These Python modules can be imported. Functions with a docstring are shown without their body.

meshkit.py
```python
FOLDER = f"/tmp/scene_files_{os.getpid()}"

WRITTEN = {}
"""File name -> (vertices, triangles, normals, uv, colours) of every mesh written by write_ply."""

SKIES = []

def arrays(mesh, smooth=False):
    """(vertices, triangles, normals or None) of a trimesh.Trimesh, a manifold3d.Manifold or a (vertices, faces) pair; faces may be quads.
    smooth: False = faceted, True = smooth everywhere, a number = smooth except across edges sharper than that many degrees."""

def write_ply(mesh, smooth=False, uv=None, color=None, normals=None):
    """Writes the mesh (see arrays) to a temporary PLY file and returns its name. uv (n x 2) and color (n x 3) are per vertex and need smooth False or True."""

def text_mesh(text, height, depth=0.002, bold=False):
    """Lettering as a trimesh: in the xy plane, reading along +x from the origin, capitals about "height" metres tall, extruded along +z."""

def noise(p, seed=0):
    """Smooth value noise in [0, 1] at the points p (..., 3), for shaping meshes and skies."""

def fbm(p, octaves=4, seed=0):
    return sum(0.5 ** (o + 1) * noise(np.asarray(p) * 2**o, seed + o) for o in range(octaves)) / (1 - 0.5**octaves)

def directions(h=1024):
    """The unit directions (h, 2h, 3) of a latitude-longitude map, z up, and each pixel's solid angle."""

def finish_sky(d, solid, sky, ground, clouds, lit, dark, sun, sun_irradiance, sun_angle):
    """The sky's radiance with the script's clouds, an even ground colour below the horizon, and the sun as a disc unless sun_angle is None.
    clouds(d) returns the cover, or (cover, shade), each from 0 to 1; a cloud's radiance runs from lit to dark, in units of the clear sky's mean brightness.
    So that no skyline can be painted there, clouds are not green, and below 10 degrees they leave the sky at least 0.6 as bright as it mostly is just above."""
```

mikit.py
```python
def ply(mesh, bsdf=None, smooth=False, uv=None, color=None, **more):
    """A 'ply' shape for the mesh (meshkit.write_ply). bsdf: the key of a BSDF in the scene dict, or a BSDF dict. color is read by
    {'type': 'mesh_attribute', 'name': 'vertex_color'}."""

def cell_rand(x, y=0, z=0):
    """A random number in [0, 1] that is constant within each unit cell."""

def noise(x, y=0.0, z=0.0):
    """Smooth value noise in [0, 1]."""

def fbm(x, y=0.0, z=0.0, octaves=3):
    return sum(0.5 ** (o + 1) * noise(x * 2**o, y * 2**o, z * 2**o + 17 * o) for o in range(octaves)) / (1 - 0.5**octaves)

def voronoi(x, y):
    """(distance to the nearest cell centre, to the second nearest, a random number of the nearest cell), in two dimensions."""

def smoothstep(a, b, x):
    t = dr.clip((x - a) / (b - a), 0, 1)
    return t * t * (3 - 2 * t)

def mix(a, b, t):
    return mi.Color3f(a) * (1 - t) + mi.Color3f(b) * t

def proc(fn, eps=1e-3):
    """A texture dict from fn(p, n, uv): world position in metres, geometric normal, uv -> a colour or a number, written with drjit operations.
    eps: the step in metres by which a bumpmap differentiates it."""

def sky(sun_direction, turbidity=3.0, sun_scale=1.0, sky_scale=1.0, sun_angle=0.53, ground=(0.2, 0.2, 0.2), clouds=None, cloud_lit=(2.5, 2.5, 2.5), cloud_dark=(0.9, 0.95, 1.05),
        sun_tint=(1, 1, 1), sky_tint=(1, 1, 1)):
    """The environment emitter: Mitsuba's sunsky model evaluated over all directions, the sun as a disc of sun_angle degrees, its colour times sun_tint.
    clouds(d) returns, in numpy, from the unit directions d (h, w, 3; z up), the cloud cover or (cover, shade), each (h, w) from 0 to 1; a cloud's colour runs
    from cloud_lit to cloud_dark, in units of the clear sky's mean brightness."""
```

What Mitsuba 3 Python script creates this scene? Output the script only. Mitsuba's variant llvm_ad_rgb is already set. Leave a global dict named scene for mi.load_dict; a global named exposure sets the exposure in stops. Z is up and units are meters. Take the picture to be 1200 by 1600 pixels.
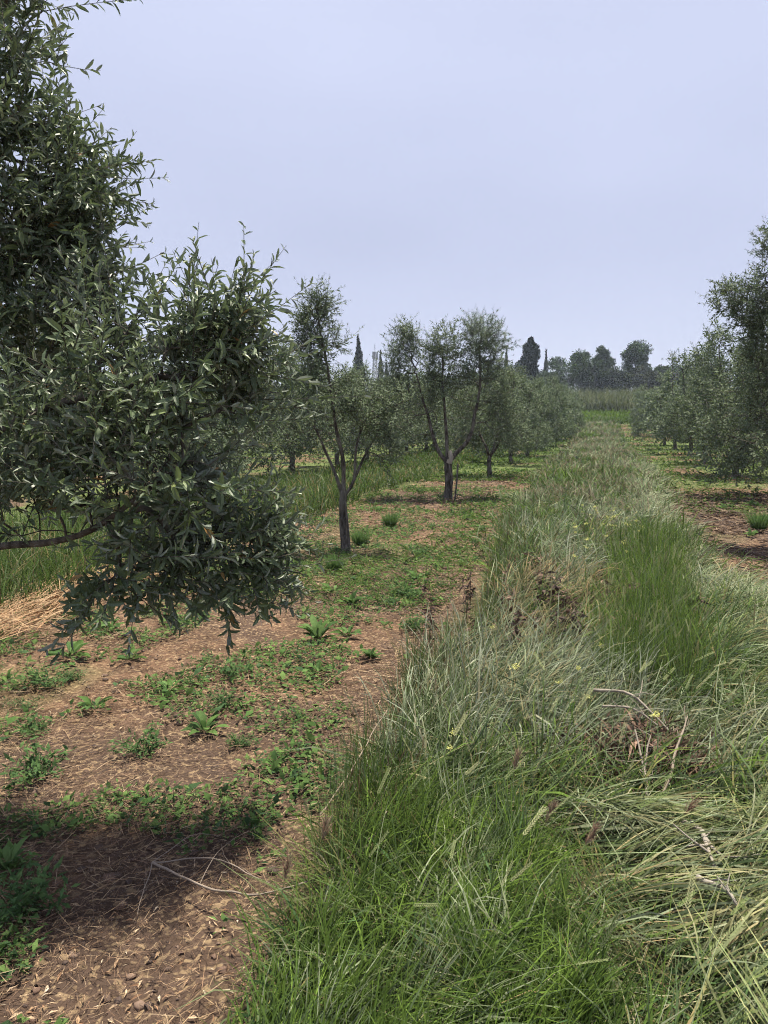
import math
import numpy as np
import trimesh
import drjit as dr
import mitsuba as mi
import mikit
import meshkit

T = mi.ScalarTransform4f
scene, labels = {}, {}
PI = math.pi

# ------------------------------------------------------------------ camera, sky, exposure
EYE, PITCH, YAW = 1.6, math.radians(6.89), math.radians(15.49)
FWD = np.array([-math.sin(YAW) * math.cos(PITCH), math.cos(YAW) * math.cos(PITCH), -math.sin(PITCH)])
HEAD = np.array([-math.sin(YAW), math.cos(YAW)])
scene['camera'] = {'type': 'perspective', 'fov': 53.13, 'fov_axis': 'x', 'near_clip': 0.05, 'far_clip': 3000.0,
                   'to_world': T().look_at(origin=[0, 0, EYE], target=[float(v) for v in np.array([0, 0, EYE]) + FWD], up=[0, 0, 1]),
                   'medium': {'type': 'ref', 'id': 'air'}}


def veil(d):
    n = meshkit.fbm(d * np.array([1.7, 1.7, 4.5]), 4, 3)
    cover = np.clip(0.93 + 0.10 * (n - 0.5), 0, 1)
    up = np.clip(d[..., 2], 0, 1)
    shade = np.clip(0.62 - 0.80 * up + 0.95 * (n - 0.5), 0, 1)
    return cover, shade


SUN = [0.07, 0.23, 0.97]
scene['sky'] = mikit.sky(SUN, turbidity=4, sun_scale=2.0, sun_tint=(0.91, 1.0, 1.07), sun_angle=1.9, clouds=veil,
                         cloud_lit=(1.58, 1.69, 2.20), cloud_dark=(1.04, 1.15, 1.60), ground=(0.09, 0.09, 0.05))
exposure = 2.05


# ------------------------------------------------------------------ helpers
def rng_of(k):
    return np.random.default_rng(k)


def unit(v):
    return v / np.maximum(np.linalg.norm(v, axis=-1, keepdims=True), 1e-9)


def say(key, label=None, cat=None, group=None, kind=None):
    d = {}
    if label: d['label'] = label
    if cat: d['category'] = cat
    if group: d['group'] = group
    if kind: d['kind'] = kind
    labels[key] = d


USED = {}


def numbered(name):
    n = USED.get(name, -1) + 1
    USED[name] = n
    return name if n == 0 else f'{name}_{n:03d}'


def fb(x, y, s, seed=0, o=3):
    p = np.stack([np.asarray(x, float) * s, np.asarray(y, float) * s, np.zeros(np.shape(x))], -1)
    return meshkit.fbm(p, o, seed)


def sstep(a, b, x):
    t = np.clip((np.asarray(x, float) - a) / (b - a), 0, 1)
    return t * t * (3 - 2 * t)


def edge_left(y):      # left edge of the grass strip between the two rows of olives
    return -1.02 + .20 * (1 - sstep(1.5, 2.9, y)) - 0.025 * np.clip(y - 4, 0, 18) + 0.45 * (fb(y * 0, y, 0.7, 5, 2) - 0.5)


def edge_right(y):
    return 1.5 - .50 * sstep(5.5, 7.5, y) + 0.035 * np.clip(y - 9, 0, 16) + 0.5 * (fb(y * 0, y, 0.6, 9, 2) - 0.5)


def gz(x, y):          # the height of the ground
    x, y = np.asarray(x, float), np.asarray(y, float)
    z = 0.050 * np.clip(y - 50, 0, 108) + 0.018 * np.clip(y - 158, 0, 400)
    z = z * (1 + 0.0 * x)
    z = z + 0.16 * (fb(x, y, 0.22, 1, 2) - 0.5) * sstep(4, 16, np.hypot(x, y)) * (1 - sstep(60, 90, y))
    near = 1 - sstep(14, 30, np.hypot(x, y))
    z = z + near * (0.05 * (fb(x, y, 1.4, 2, 3) - 0.5) + 0.03 * (fb(x, y, 6.0, 3, 3) - 0.5))
    m = sstep(-1.3, -0.3, x) * (1 - sstep(1.2, 1.9, x)) * (1 - sstep(30, 60, y))
    return z + m * (0.02 + 0.10 * (fb(x, y, 1.1, 4, 3)))


def rgb(c):
    return np.array(c, float)


# ------------------------------------------------------------------ materials
def soil_color(p, n, uv):
    a = mikit.fbm(p.x * 1.1, p.y * 1.1, 3.0, 3)
    b = mikit.fbm(p.x * 9.0, p.y * 9.0, 7.0, 3)
    c = mikit.noise(p.x * 70.0, p.y * 70.0)
    e = mikit.noise(p.x * 26.0 + 40, p.y * 26.0)
    col = mikit.mix((0.058, 0.035, 0.022), (0.102, 0.061, 0.038), mikit.smoothstep(0.35, 0.65, b))
    col = mikit.mix(col, (0.050, 0.034, 0.026), mikit.smoothstep(0.42, 0.66, a) * 0.85)
    col = mikit.mix(col, (0.24, 0.172, 0.100), mikit.smoothstep(0.60, 0.85, c) * 0.6)
    col = mikit.mix(col, (0.050, 0.032, 0.022), mikit.smoothstep(0.62, 0.80, e) * 0.6)
    g = mikit.fbm(p.x * 0.55 + 11, p.y * 0.55, 1.0, 3)
    far = dr.maximum(mikit.smoothstep(9.0, 26.0, p.y), mikit.smoothstep(7.6, 8.6, -p.x) * mikit.smoothstep(6.0, 10.0, p.y))
    green = mikit.mix((0.050, 0.072, 0.022), (0.085, 0.105, 0.036), b)
    col = mikit.mix(col, green, mikit.smoothstep(0.62 - 0.30 * far, 0.70 - 0.20 * far, g) * (0.25 + 0.75 * far))
    e0 = -1.02 + 0.20 * (1 - mikit.smoothstep(1.5, 2.9, p.y)) - 0.025 * dr.clip(p.y - 4, 0, 18)
    strip = mikit.smoothstep(e0 - 0.12, e0 + 0.25, p.x) * (1 - mikit.smoothstep(0.95, 1.35, p.x - 0.45 * (1 - mikit.smoothstep(5.5, 7.5, p.y))))
    left = mikit.smoothstep(-8.4, -7.9, p.x) * (1 - mikit.smoothstep(-4.9, -4.4, p.x))
    strip = dr.maximum(strip, left)
    return mikit.mix(col, mikit.mix((0.050, 0.046, 0.022), (0.075, 0.085, 0.034), b), strip)  # dark tone under the grass strips puts gap shade into the ground colour


def soil_bump(p, n, uv):
    return 0.55 * mikit.fbm(p.x * 28.0, p.y * 28.0, 1.0, 3) + 0.45 * mikit.fbm(p.x * 7.0, p.y * 7.0, 2.0, 2)


def bark_color(p, n, uv):
    v = mikit.fbm(p.x * 30, p.y * 30, p.z * 9, 3)
    w = mikit.fbm(p.x * 5 + 3, p.y * 5, p.z * 4, 2)
    c = mikit.mix((0.040, 0.034, 0.028), (0.115, 0.102, 0.086), mikit.smoothstep(0.3, 0.7, v))
    return mikit.mix(c, (0.16, 0.155, 0.13), mikit.smoothstep(0.55, 0.75, w) * 0.5)


def leaf_top(p, n, uv):
    r = uv.x
    c = mikit.mix((0.048, 0.074, 0.038), (0.096, 0.130, 0.070), r)
    c = mikit.mix(c, (0.105, 0.145, 0.045), mikit.smoothstep(0.90, 0.93, r))
    c = mikit.mix(c, (0.24, 0.115, 0.035), mikit.smoothstep(0.993, 0.995, r))
    return mikit.mix((0.095, 0.12, 0.075), c, mikit.smoothstep(0.0, 0.12, dr.abs(uv.y - 0.5)))


def leaf_back(p, n, uv):
    c = mikit.mix((0.165, 0.195, 0.160), (0.260, 0.285, 0.240), uv.x)
    return mikit.mix(c, (0.27, 0.14, 0.05), mikit.smoothstep(0.993, 0.995, uv.x))


def leaf_top_far(p, n, uv):
    return mikit.mix((0.062, 0.092, 0.048), (0.125, 0.160, 0.092), uv.x)


def leaf_back_far(p, n, uv):
    return mikit.mix((0.095, 0.120, 0.088), (0.150, 0.172, 0.135), uv.x)


def leaf_thin(p, n, uv):
    c = mikit.mix((0.075, 0.115, 0.050), (0.150, 0.200, 0.085), uv.x)
    return c


VC = {'type': 'mesh_attribute', 'name': 'vertex_color'}
scene['soil'] = {'type': 'twosided', 'bsdf': {'type': 'bumpmap', 'scale': 0.03, 'tex': mikit.proc(soil_bump, 4e-3),
                 'bsdf': {'type': 'principled', 'base_color': mikit.proc(soil_color), 'roughness': 0.95, 'specular': 0.15}}}
scene['bark'] = {'type': 'twosided', 'bsdf': {'type': 'principled', 'base_color': mikit.proc(bark_color), 'roughness': 0.9, 'specular': 0.2}}
scene['olive_leaf'] = {'type': 'blendbsdf', 'weight': 0.30,
    'a': {'type': 'twosided',
          'front': {'type': 'principled', 'base_color': mikit.proc(leaf_top), 'roughness': 0.42, 'specular': 0.45},
          'back': {'type': 'principled', 'base_color': mikit.proc(leaf_back), 'roughness': 0.6, 'specular': 0.3, 'sheen': 0.4}},
    'b': {'type': 'principledthin', 'base_color': mikit.proc(leaf_thin), 'roughness': 0.5, 'diff_trans': 1.4}}
scene['olive_leaf_far'] = {'type': 'blendbsdf', 'weight': 0.30,
    'a': {'type': 'twosided',
          'front': {'type': 'principled', 'base_color': mikit.proc(leaf_top_far), 'roughness': 0.62, 'specular': 0.3},
          'back': {'type': 'principled', 'base_color': mikit.proc(leaf_back_far), 'roughness': 0.8, 'specular': 0.2}},
    'b': {'type': 'principledthin', 'base_color': mikit.proc(leaf_thin), 'roughness': 0.7, 'diff_trans': 1.4}}
scene['grass'] = {'type': 'principledthin', 'base_color': VC, 'roughness': 0.5, 'diff_trans': 0.66, 'eta': 1.3}
scene['dry'] = {'type': 'twosided', 'bsdf': {'type': 'principled', 'base_color': VC, 'roughness': 0.8, 'specular': 0.25}}
scene['foliage'] = {'type': 'twosided', 'bsdf': {'type': 'diffuse', 'reflectance': VC}}


# ------------------------------------------------------------------ the ground: one sheet to the horizon
def spread(a, b, fine, growth, far):
    mid = list(np.arange(a, b + fine / 2, fine))
    hi, s = [mid[-1]], fine
    while hi[-1] < far:
        s *= growth
        hi.append(hi[-1] + s)
    lo, s = [mid[0]], fine
    while lo[-1] > -far:
        s *= growth
        lo.append(lo[-1] - s)
    return np.array(lo[:0:-1] + mid + hi[1:])


gx, gy = spread(-4.0, 2.2, 0.052, 1.12, 900), spread(1.2, 7.0, 0.058, 1.08, 1400)
gy = gy[gy > -200]
X, Y = np.meshgrid(gx, gy)
V = np.stack([X, Y, gz(X, Y)], -1).reshape(-1, 3)
i, j = np.meshgrid(np.arange(len(gy) - 1), np.arange(len(gx) - 1), indexing='ij')
a = i * len(gx) + j
Q = np.stack([a, a + 1, a + 1 + len(gx), a + len(gx)], -1).reshape(-1, 4)
scene['ground'] = mikit.ply((V, Q), 'soil', smooth=True)
say('ground', 'red-brown orchard soil with straw and dead leaves between the tree rows', kind='structure')


# ------------------------------------------------------------------ shapes from many small pieces
class Pile:
    """Collects vertices, faces, colours and uv of many pieces that become one mesh."""

    def __init__(self):
        self.v, self.f, self.c, self.uv, self.n = [], [], [], [], 0

    def add(self, v, f, c=None, uv=None):
        self.v.append(v.reshape(-1, 3)); self.f.append(f.reshape(-1, 3) + self.n); self.n += len(self.v[-1])
        if c is not None: self.c.append(c.reshape(-1, 3))
        if uv is not None: self.uv.append(uv.reshape(-1, 2))

    def ply(self, bsdf, smooth=False):
        return mikit.ply((np.vstack(self.v), np.vstack(self.f)), bsdf, smooth=smooth,
                         color=np.vstack(self.c) if self.c else None, uv=np.vstack(self.uv) if self.uv else None)


def tile_faces(f, n, nv):
    return (np.asarray(f)[None] + (np.arange(n) * nv)[:, None, None]).reshape(-1, 3)


# olive leaf templates: rows of (along, across, fold), faces, v coordinate across
LEAF_HI = (np.array([[0, 0, 0], [.28, .46, .08], [.28, 0, 0], [.28, -.46, .08], [.66, .48, .03], [.66, 0, -.05], [.66, -.48, .03], [.92, .22, -.10], [.92, -.22, -.10], [1, 0, -.14]]),
           np.array([[0, 2, 1], [0, 3, 2], [1, 2, 5], [1, 5, 4], [2, 3, 6], [2, 6, 5], [4, 5, 7], [5, 6, 8], [5, 8, 7], [7, 8, 9]]),
           np.array([.5, 0, .5, 1, 0, .5, 1, 0, 1, .5]))
LEAF_MID = (np.array([[0, 0, 0], [.45, .5, .10], [.45, 0, 0], [.45, -.5, .10], [1, 0, -.10]]),
            np.array([[0, 2, 1], [0, 3, 2], [1, 2, 4], [2, 3, 4]]), np.array([.5, 0, .5, 1, .5]))
LEAF_LO = (np.array([[0, 0, 0], [.45, .5, .04], [.45, -.5, .04], [1, 0, -.08]]), np.array([[0, 2, 1], [1, 2, 3]]), np.array([.9, 0, 1, .9]))


def leaf_arrays(P, D, N, L, W, rnd, tmpl):
    """Leaves at P along D with upper side N: arrays (n, k, 3), faces, uv."""
    t, f, vv = tmpl
    D = unit(D)
    N = unit(N - D * (N * D).sum(-1, keepdims=True))
    B = np.cross(N, D)
    n, k = len(P), len(t)
    v = P[:, None] + D[:, None] * (t[None, :, 0] * L[:, None])[..., None] + B[:, None] * (t[None, :, 1] * W[:, None])[..., None] \
        + N[:, None] * (t[None, :, 2] * L[:, None])[..., None]
    uv = np.stack([np.broadcast_to(rnd[:, None], (n, k)), np.broadcast_to(vv[None], (n, k))], -1)
    return v, tile_faces(f, n, k), uv


def tubes(paths, radii, sides=5):
    """One mesh of tapering tubes; paths: list of (k, 3), radii: list of (k,)."""
    pile = Pile()
    ang = np.arange(sides) * 2 * PI / sides
    for p, r in zip(paths, radii):
        p = np.asarray(p, float)
        t = unit(np.gradient(p, axis=0))
        ref = np.array([0.31, 0.9, 0.3]) if abs(t[0][1]) < 0.8 else np.array([0.95, 0.1, 0.3])
        a = unit(np.cross(t, ref)); b = np.cross(t, a)
        v = p[:, None] + np.asarray(r)[:, None, None] * (np.cos(ang)[None, :, None] * a[:, None] + np.sin(ang)[None, :, None] * b[:, None])
        k = len(p)
        ii, jj = np.meshgrid(np.arange(k - 1), np.arange(sides), indexing='ij')
        q = np.stack([ii * sides + jj, ii * sides + (jj + 1) % sides, (ii + 1) * sides + (jj + 1) % sides, (ii + 1) * sides + jj], -1).reshape(-1, 4)
        f = np.vstack([q[:, [0, 1, 2]], q[:, [0, 2, 3]], [[(k - 1) * sides, (k - 1) * sides + s, (k - 1) * sides + s + 1] for s in range(1, sides - 1)]])
        pile.add(v, f)
    return pile


def smooth_path(pts, step):
    pts = np.asarray(pts, float)
    if len(pts) == 2:
        n = max(2, int(np.linalg.norm(pts[1] - pts[0]) / step) + 1)
        return pts[0] + np.linspace(0, 1, n)[:, None] * (pts[1] - pts[0])
    ext = np.vstack([2 * pts[0] - pts[1], pts, 2 * pts[-1] - pts[-2]])
    out = []
    for k in range(1, len(ext) - 2):
        p0, p1, p2, p3 = ext[k - 1:k + 3]
        n = max(2, int(np.linalg.norm(p2 - p1) / step) + 1)
        t = np.linspace(0, 1, n, endpoint=False)[:, None]
        out.append(0.5 * (2 * p1 + (p2 - p0) * t + (2 * p0 - 5 * p1 + 4 * p2 - p3) * t ** 2 + (3 * p1 - p0 - 3 * p2 + p3) * t ** 3))
    return np.vstack(out + [pts[-1:]])


def grow_tree(seed, limbs, blobs, twig_len=(.18, .36), twigs=2, leaf=(.052, .0125), pair_gap=.019, tmpl=LEAF_MID, up=.35, droop=.25, sides=5, shell=.5, wob=.02, hang=None):
    """limbs: list of (points, r0, r1): the trunk first, then the scaffold limbs. blobs: (x, y, z, r, n) where the crown is.
    Returns limb tubes (list of Pile), branch Pile, leaf arrays (P, D, N, L, W, rnd)."""
    R = rng_of(seed)
    lim_piles, nodes, par, rad0 = [], [], [], []
    for pts, r0, r1 in limbs:
        p = smooth_path(pts, .09)
        t = np.linspace(0, 1, len(p))
        amp = wob * np.minimum(1, np.minimum(t, 1 - t) * 6)[:, None]
        p = p + amp * (np.stack([meshkit.noise(p * 3.0, seed + k) for k in range(3)], -1) - .5) * 2
        r = r0 + (r1 - r0) * t ** .8
        r = r * (0.92 + .16 * meshkit.noise(p * 9.0, seed + 7))
        if pts is limbs[0][0]:
            r = r * (1 + .55 * np.exp(-np.linalg.norm(p - p[0], axis=1) / .10))
        lim_piles.append(tubes([p], [r], max(sides + 3, 7)))
        if pts is limbs[0][0] and len(limbs) > 1:
            p = p[len(p) * 2 // 3:]
        for q in p[::1]:
            nodes.append(q); par.append(-1)
    att = []
    for bx, by, bz, br, bn in blobs:
        d = unit(R.normal(size=(bn, 3)))
        rr = br * (shell + (1 - shell) * R.random((bn, 1))) ** .6 * (1 + .45 * R.random((bn, 1)) * (R.random((bn, 1)) < .22))
        att.append(np.array([bx, by, bz]) + d * rr * np.array([1, 1, 1.12]))
    att = np.vstack(att)
    att = att[att[:, 2] > .12]
    nodes = list(nodes)
    base = np.array(nodes)
    dist = np.min(np.linalg.norm(att[:, None] - base[None], axis=-1), axis=1)
    att = att[np.argsort(dist)]
    N = np.zeros((len(nodes) + len(att) * 4, 3)); N[:len(nodes)] = base
    parent = -np.ones(len(N), int); cnt = len(nodes); ends = []
    depth = np.zeros(len(N))
    for q in att:
        dv = np.linalg.norm(N[:cnt] - q, axis=1) + .25 * depth[:cnt] + .35 * np.maximum(0, N[:cnt, 2] - q[2])
        k = int(np.argmin(dv)); s = N[k]; L = np.linalg.norm(q - s)
        m = s + (q - s) * .5 + np.array([0, 0, .10 * L]) + R.normal(size=3) * .06 * L
        last = k
        for t in (.33, .66, 1.0):
            N[cnt] = (1 - t) ** 2 * s + 2 * t * (1 - t) * m + t * t * q
            parent[cnt] = last; depth[cnt] = depth[last] + L / 3; last = cnt; cnt += 1
        ends.append(last)
    load = np.zeros(cnt)
    for e in ends: load[e] = 1
    for k in range(cnt - 1, -1, -1):
        if parent[k] >= 0: load[parent[k]] += load[k]
    r = np.minimum(.0022 * np.maximum(load, 1) ** .5, .02)
    segs, rads = [], []
    for e in ends:
        p = [e, parent[e], parent[parent[e]], parent[parent[parent[e]]]]
        segs.append(N[p[::-1]]); rads.append(np.array([min(r[p[2]] * 1.15, .02), r[p[2]], r[p[1]], r[e]]))
    branches = tubes(segs, rads, 4 if sides > 4 else 3)
    # twigs
    E = N[ends]; dirs = unit(E - N[parent[ends]])
    E = np.repeat(E, twigs, 0); dirs = np.repeat(dirs, twigs, 0); n = len(E)
    lo = np.zeros((n, 1)) if hang is None else np.clip((hang - E[:, 2:3]) / .5, 0, 1)
    d0 = unit(dirs * .8 + R.normal(size=(n, 3)) * .55 + np.array([0, 0, 1.0]) * (up * (1 - lo) - .9 * lo))
    L = R.uniform(*twig_len, n)
    bend = R.normal(size=(n, 3)) * .25 + np.array([0, 0, -1.0]) * (droop * R.random((n, 1)) + .5 * lo) + np.array([0, 0, .25]) * (1 - lo)
    ts = np.linspace(0, 1, 4)
    tw = E[:, None] + d0[:, None] * (ts[None, :, None] * L[:, None, None]) + bend[:, None] * (ts[None, :, None] ** 2 * L[:, None, None] * .5)
    tp = tubes(list(tw), [np.array([.0022, .0018, .0014, .0009])] * n, 3)
    branches.add(np.vstack(tp.v), np.vstack(tp.f))
    m = int(math.ceil(twig_len[1] / pair_gap))
    tt = (np.arange(m) + .6) * pair_gap
    tt = np.broadcast_to(tt[None], (n, m)) + R.normal(size=(n, m)) * .003
    ok = tt < L[:, None]
    t = tt / L[:, None]
    P = E[:, None] + d0[:, None] * (t * L[:, None])[..., None] + bend[:, None] * (t ** 2 * L[:, None] * .5)[..., None]
    A = unit(d0[:, None] + bend[:, None] * t[..., None])
    s0 = unit(np.cross(A, R.normal(size=(n, 1, 3)))); s1 = np.cross(A, s0)
    alt = (np.arange(m) % 2)[None, :, None]
    side = s0 * (1 - alt) + s1 * alt
    out = []
    for sg in (1, -1):
        k = ok & (R.random(ok.shape) > .18)
        Pl, Al, Sl, tl = P[k], A[k], side[k] * sg, t[k]
        an = np.radians(60 - 24 * tl + R.normal(size=len(tl)) * 17)[:, None]
        D = unit(Al * np.cos(an) + Sl * np.sin(an) + R.normal(size=Pl.shape) * .24 + np.array([0, 0, -.10]))
        Nn = unit(Al * np.sin(an) - Sl * np.cos(an) + R.normal(size=Pl.shape) * .30 + np.array([0, 0, .35]))
        sz = (.50 + .62 * np.sin(PI * np.clip(tl * .82 + .16, 0, 1))) * R.uniform(.7, 1.15, len(tl))
        out.append((Pl, D, Nn, leaf[0] * sz, leaf[1] * sz * R.uniform(.8, 1.25, len(tl)), R.random(len(tl))))
    leaves = [np.concatenate(x) for x in zip(*out)]
    return lim_piles, branches, leaves, tmpl


def leaf_ply(leaves, tmpl, bsdf='olive_leaf'):
    v, f, uv = leaf_arrays(*leaves, tmpl)
    return mikit.ply((v.reshape(-1, 3), f), bsdf, uv=uv.reshape(-1, 2))


def place_tree(key, parts, loose=0, bsdf='olive_leaf'):
    """Writes a single tree: trunk, limbs, branches, crown (and the nearest leaves one by one)."""
    lim, br, leaves, tmpl = parts
    for k, p in enumerate(lim):
        name = f'{key}__trunk' if k == 0 else f'{key}__limb' + (f'_{k - 1:03d}' if k > 1 else '')
        scene[name] = p.ply('bark', smooth=True)
    scene[f'{key}__branches'] = br.ply('bark', smooth=True)
    say(f'{key}__branches', kind='stuff')
    P = leaves[0]
    keep = np.ones(len(P), bool)
    if loose:
        rel = P - np.array([0, 0, EYE]); fwd = rel @ FWD
        score = leaves[3] / fwd * np.abs(unit(leaves[2])@unit(FWD)) ** .5
        right = rel @ np.array([math.cos(YAW), math.sin(YAW), 0])
        score[(np.abs(right / fwd) > .49) | (fwd < .3)] = 0
        big = np.argsort(-score)[:loose]
        keep[big] = False
        for n, k in enumerate(big):
            scene[f'{key}__leaf' + (f'_{n:03d}' if n else '')] = leaf_ply([x[k:k + 1] for x in leaves], tmpl)
    scene[f'{key}__crown'] = leaf_ply([x[keep] for x in leaves], tmpl, bsdf)
    say(f'{key}__crown', kind='stuff')


def on_ground(x, y, z=0.0):
    return float(gz(np.array([x]), np.array([y]))[0]) + z


# ------------------------------------------------------------------ the olive close by on the left (its trunk stands just outside the frame)
def near_olive():
    b = (-2.98, 2.82)
    z0 = on_ground(*b) - .05
    limbs = [([(b[0], b[1], z0), (b[0] + .03, b[1] + .02, .4), (b[0] - .02, b[1], .85)], .085, .065),
             ([(-3.0, 2.82, .8), (-2.75, 2.75, 1.4), (-2.55, 2.72, 2.1), (-2.4, 2.70, 3.0)], .05, .016),
             ([(-3.0, 2.82, .72), (-2.5, 2.62, 1.05), (-2.05, 2.52, 1.13), (-1.75, 2.45, 1.22), (-1.45, 2.5, 1.45)], .025, .008),
             ([(-3.0, 2.82, .84), (-2.6, 2.5, 1.35), (-2.0, 2.42, 1.62), (-1.55, 2.5, 1.75)], .036, .010),
             ([(-3.0, 2.82, .85), (-3.3, 3.2, 1.6), (-3.4, 3.4, 2.4)], .045, .014),
             ([(-3.0, 2.82, .82), (-3.5, 2.5, 1.5), (-3.8, 2.3, 2.2)], .04, .012)]
    c = [(-2.61, 2.70, 3.27, .50), (-2.30, 2.73, 3.38, .26), (-2.36, 2.81, 3.10, .17), (-2.25, 2.61, 2.71, .29), (-2.13, 2.77, 2.72, .13), (-2.17, 2.74, 2.42, .24),
         (-2.06, 2.84, 2.50, .14), (-2.22, 2.61, 2.20, .22), (-2.06, 2.77, 2.22, .12), (-2.63, 2.59, 2.50, .42), (-2.87, 2.52, 1.87, .45),
         (-1.46, 2.62, 1.80, .15), (-1.40, 2.74, 1.86, .10), (-1.60, 2.48, 1.64, .24), (-1.38, 2.67, 1.66, .12), (-1.75, 2.33, 1.56, .24),
         (-1.48, 2.53, 1.40, .19), (-1.66, 2.36, 1.30, .20), (-1.96, 2.36, 1.42, .23), (-1.42, 2.57, 1.18, .07), (-1.52, 2.51, 1.05, .09), (-1.66, 2.35, 1.06, .11),
         (-1.34, 2.68, 1.0, .07), (-1.27, 2.74, 1.02, .04), (-1.29, 2.72, 1.15, .05), (-2.00, 2.8, 2.30, .10), (-2.02, 2.82, 2.58, .09), (-1.36, 2.72, 1.88, .09), (-1.50, 2.62, 1.83, .09), (-1.98, 2.70, 2.02, .16), (-2.15, 2.62, 1.92, .18), (-1.80, 2.62, 1.86, .13), (-2.02, 2.8, 2.40, .12), (-2.13, 2.42, 1.30, .14), (-3.4, 3.4, 2.4, .6), (-3.8, 2.3, 2.2, .55), (-3.2, 2.3, 2.9, .5), (-3.5, 2.9, 3.1, .5)]
    c = [(x - .15 * (z > 2.15) * (x > -2.4), y, z, r, ) for x, y, z, r in c]
    blobs = [(x, y, z, r, int(6 + 98 * r * r * (1 if x > -2.9 else .35) + 36 * r * (1 if x > -2.9 else .6)) if z < 1.95 else int(6 + 105 * r * r + 38 * r)) for x, y, z, r in c]
    return grow_tree(11, limbs, blobs, twig_len=(.15, .40), twigs=3, shell=.22, leaf=(.061, .0155), pair_gap=.027, tmpl=LEAF_HI, up=.42, droop=.3, hang=1.0)


k = numbered('olive_tree')
place_tree(k, near_olive(), loose=300)
say(k, 'large leafy olive filling the left edge, low boughs hanging over the soil', 'olive tree')


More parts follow.
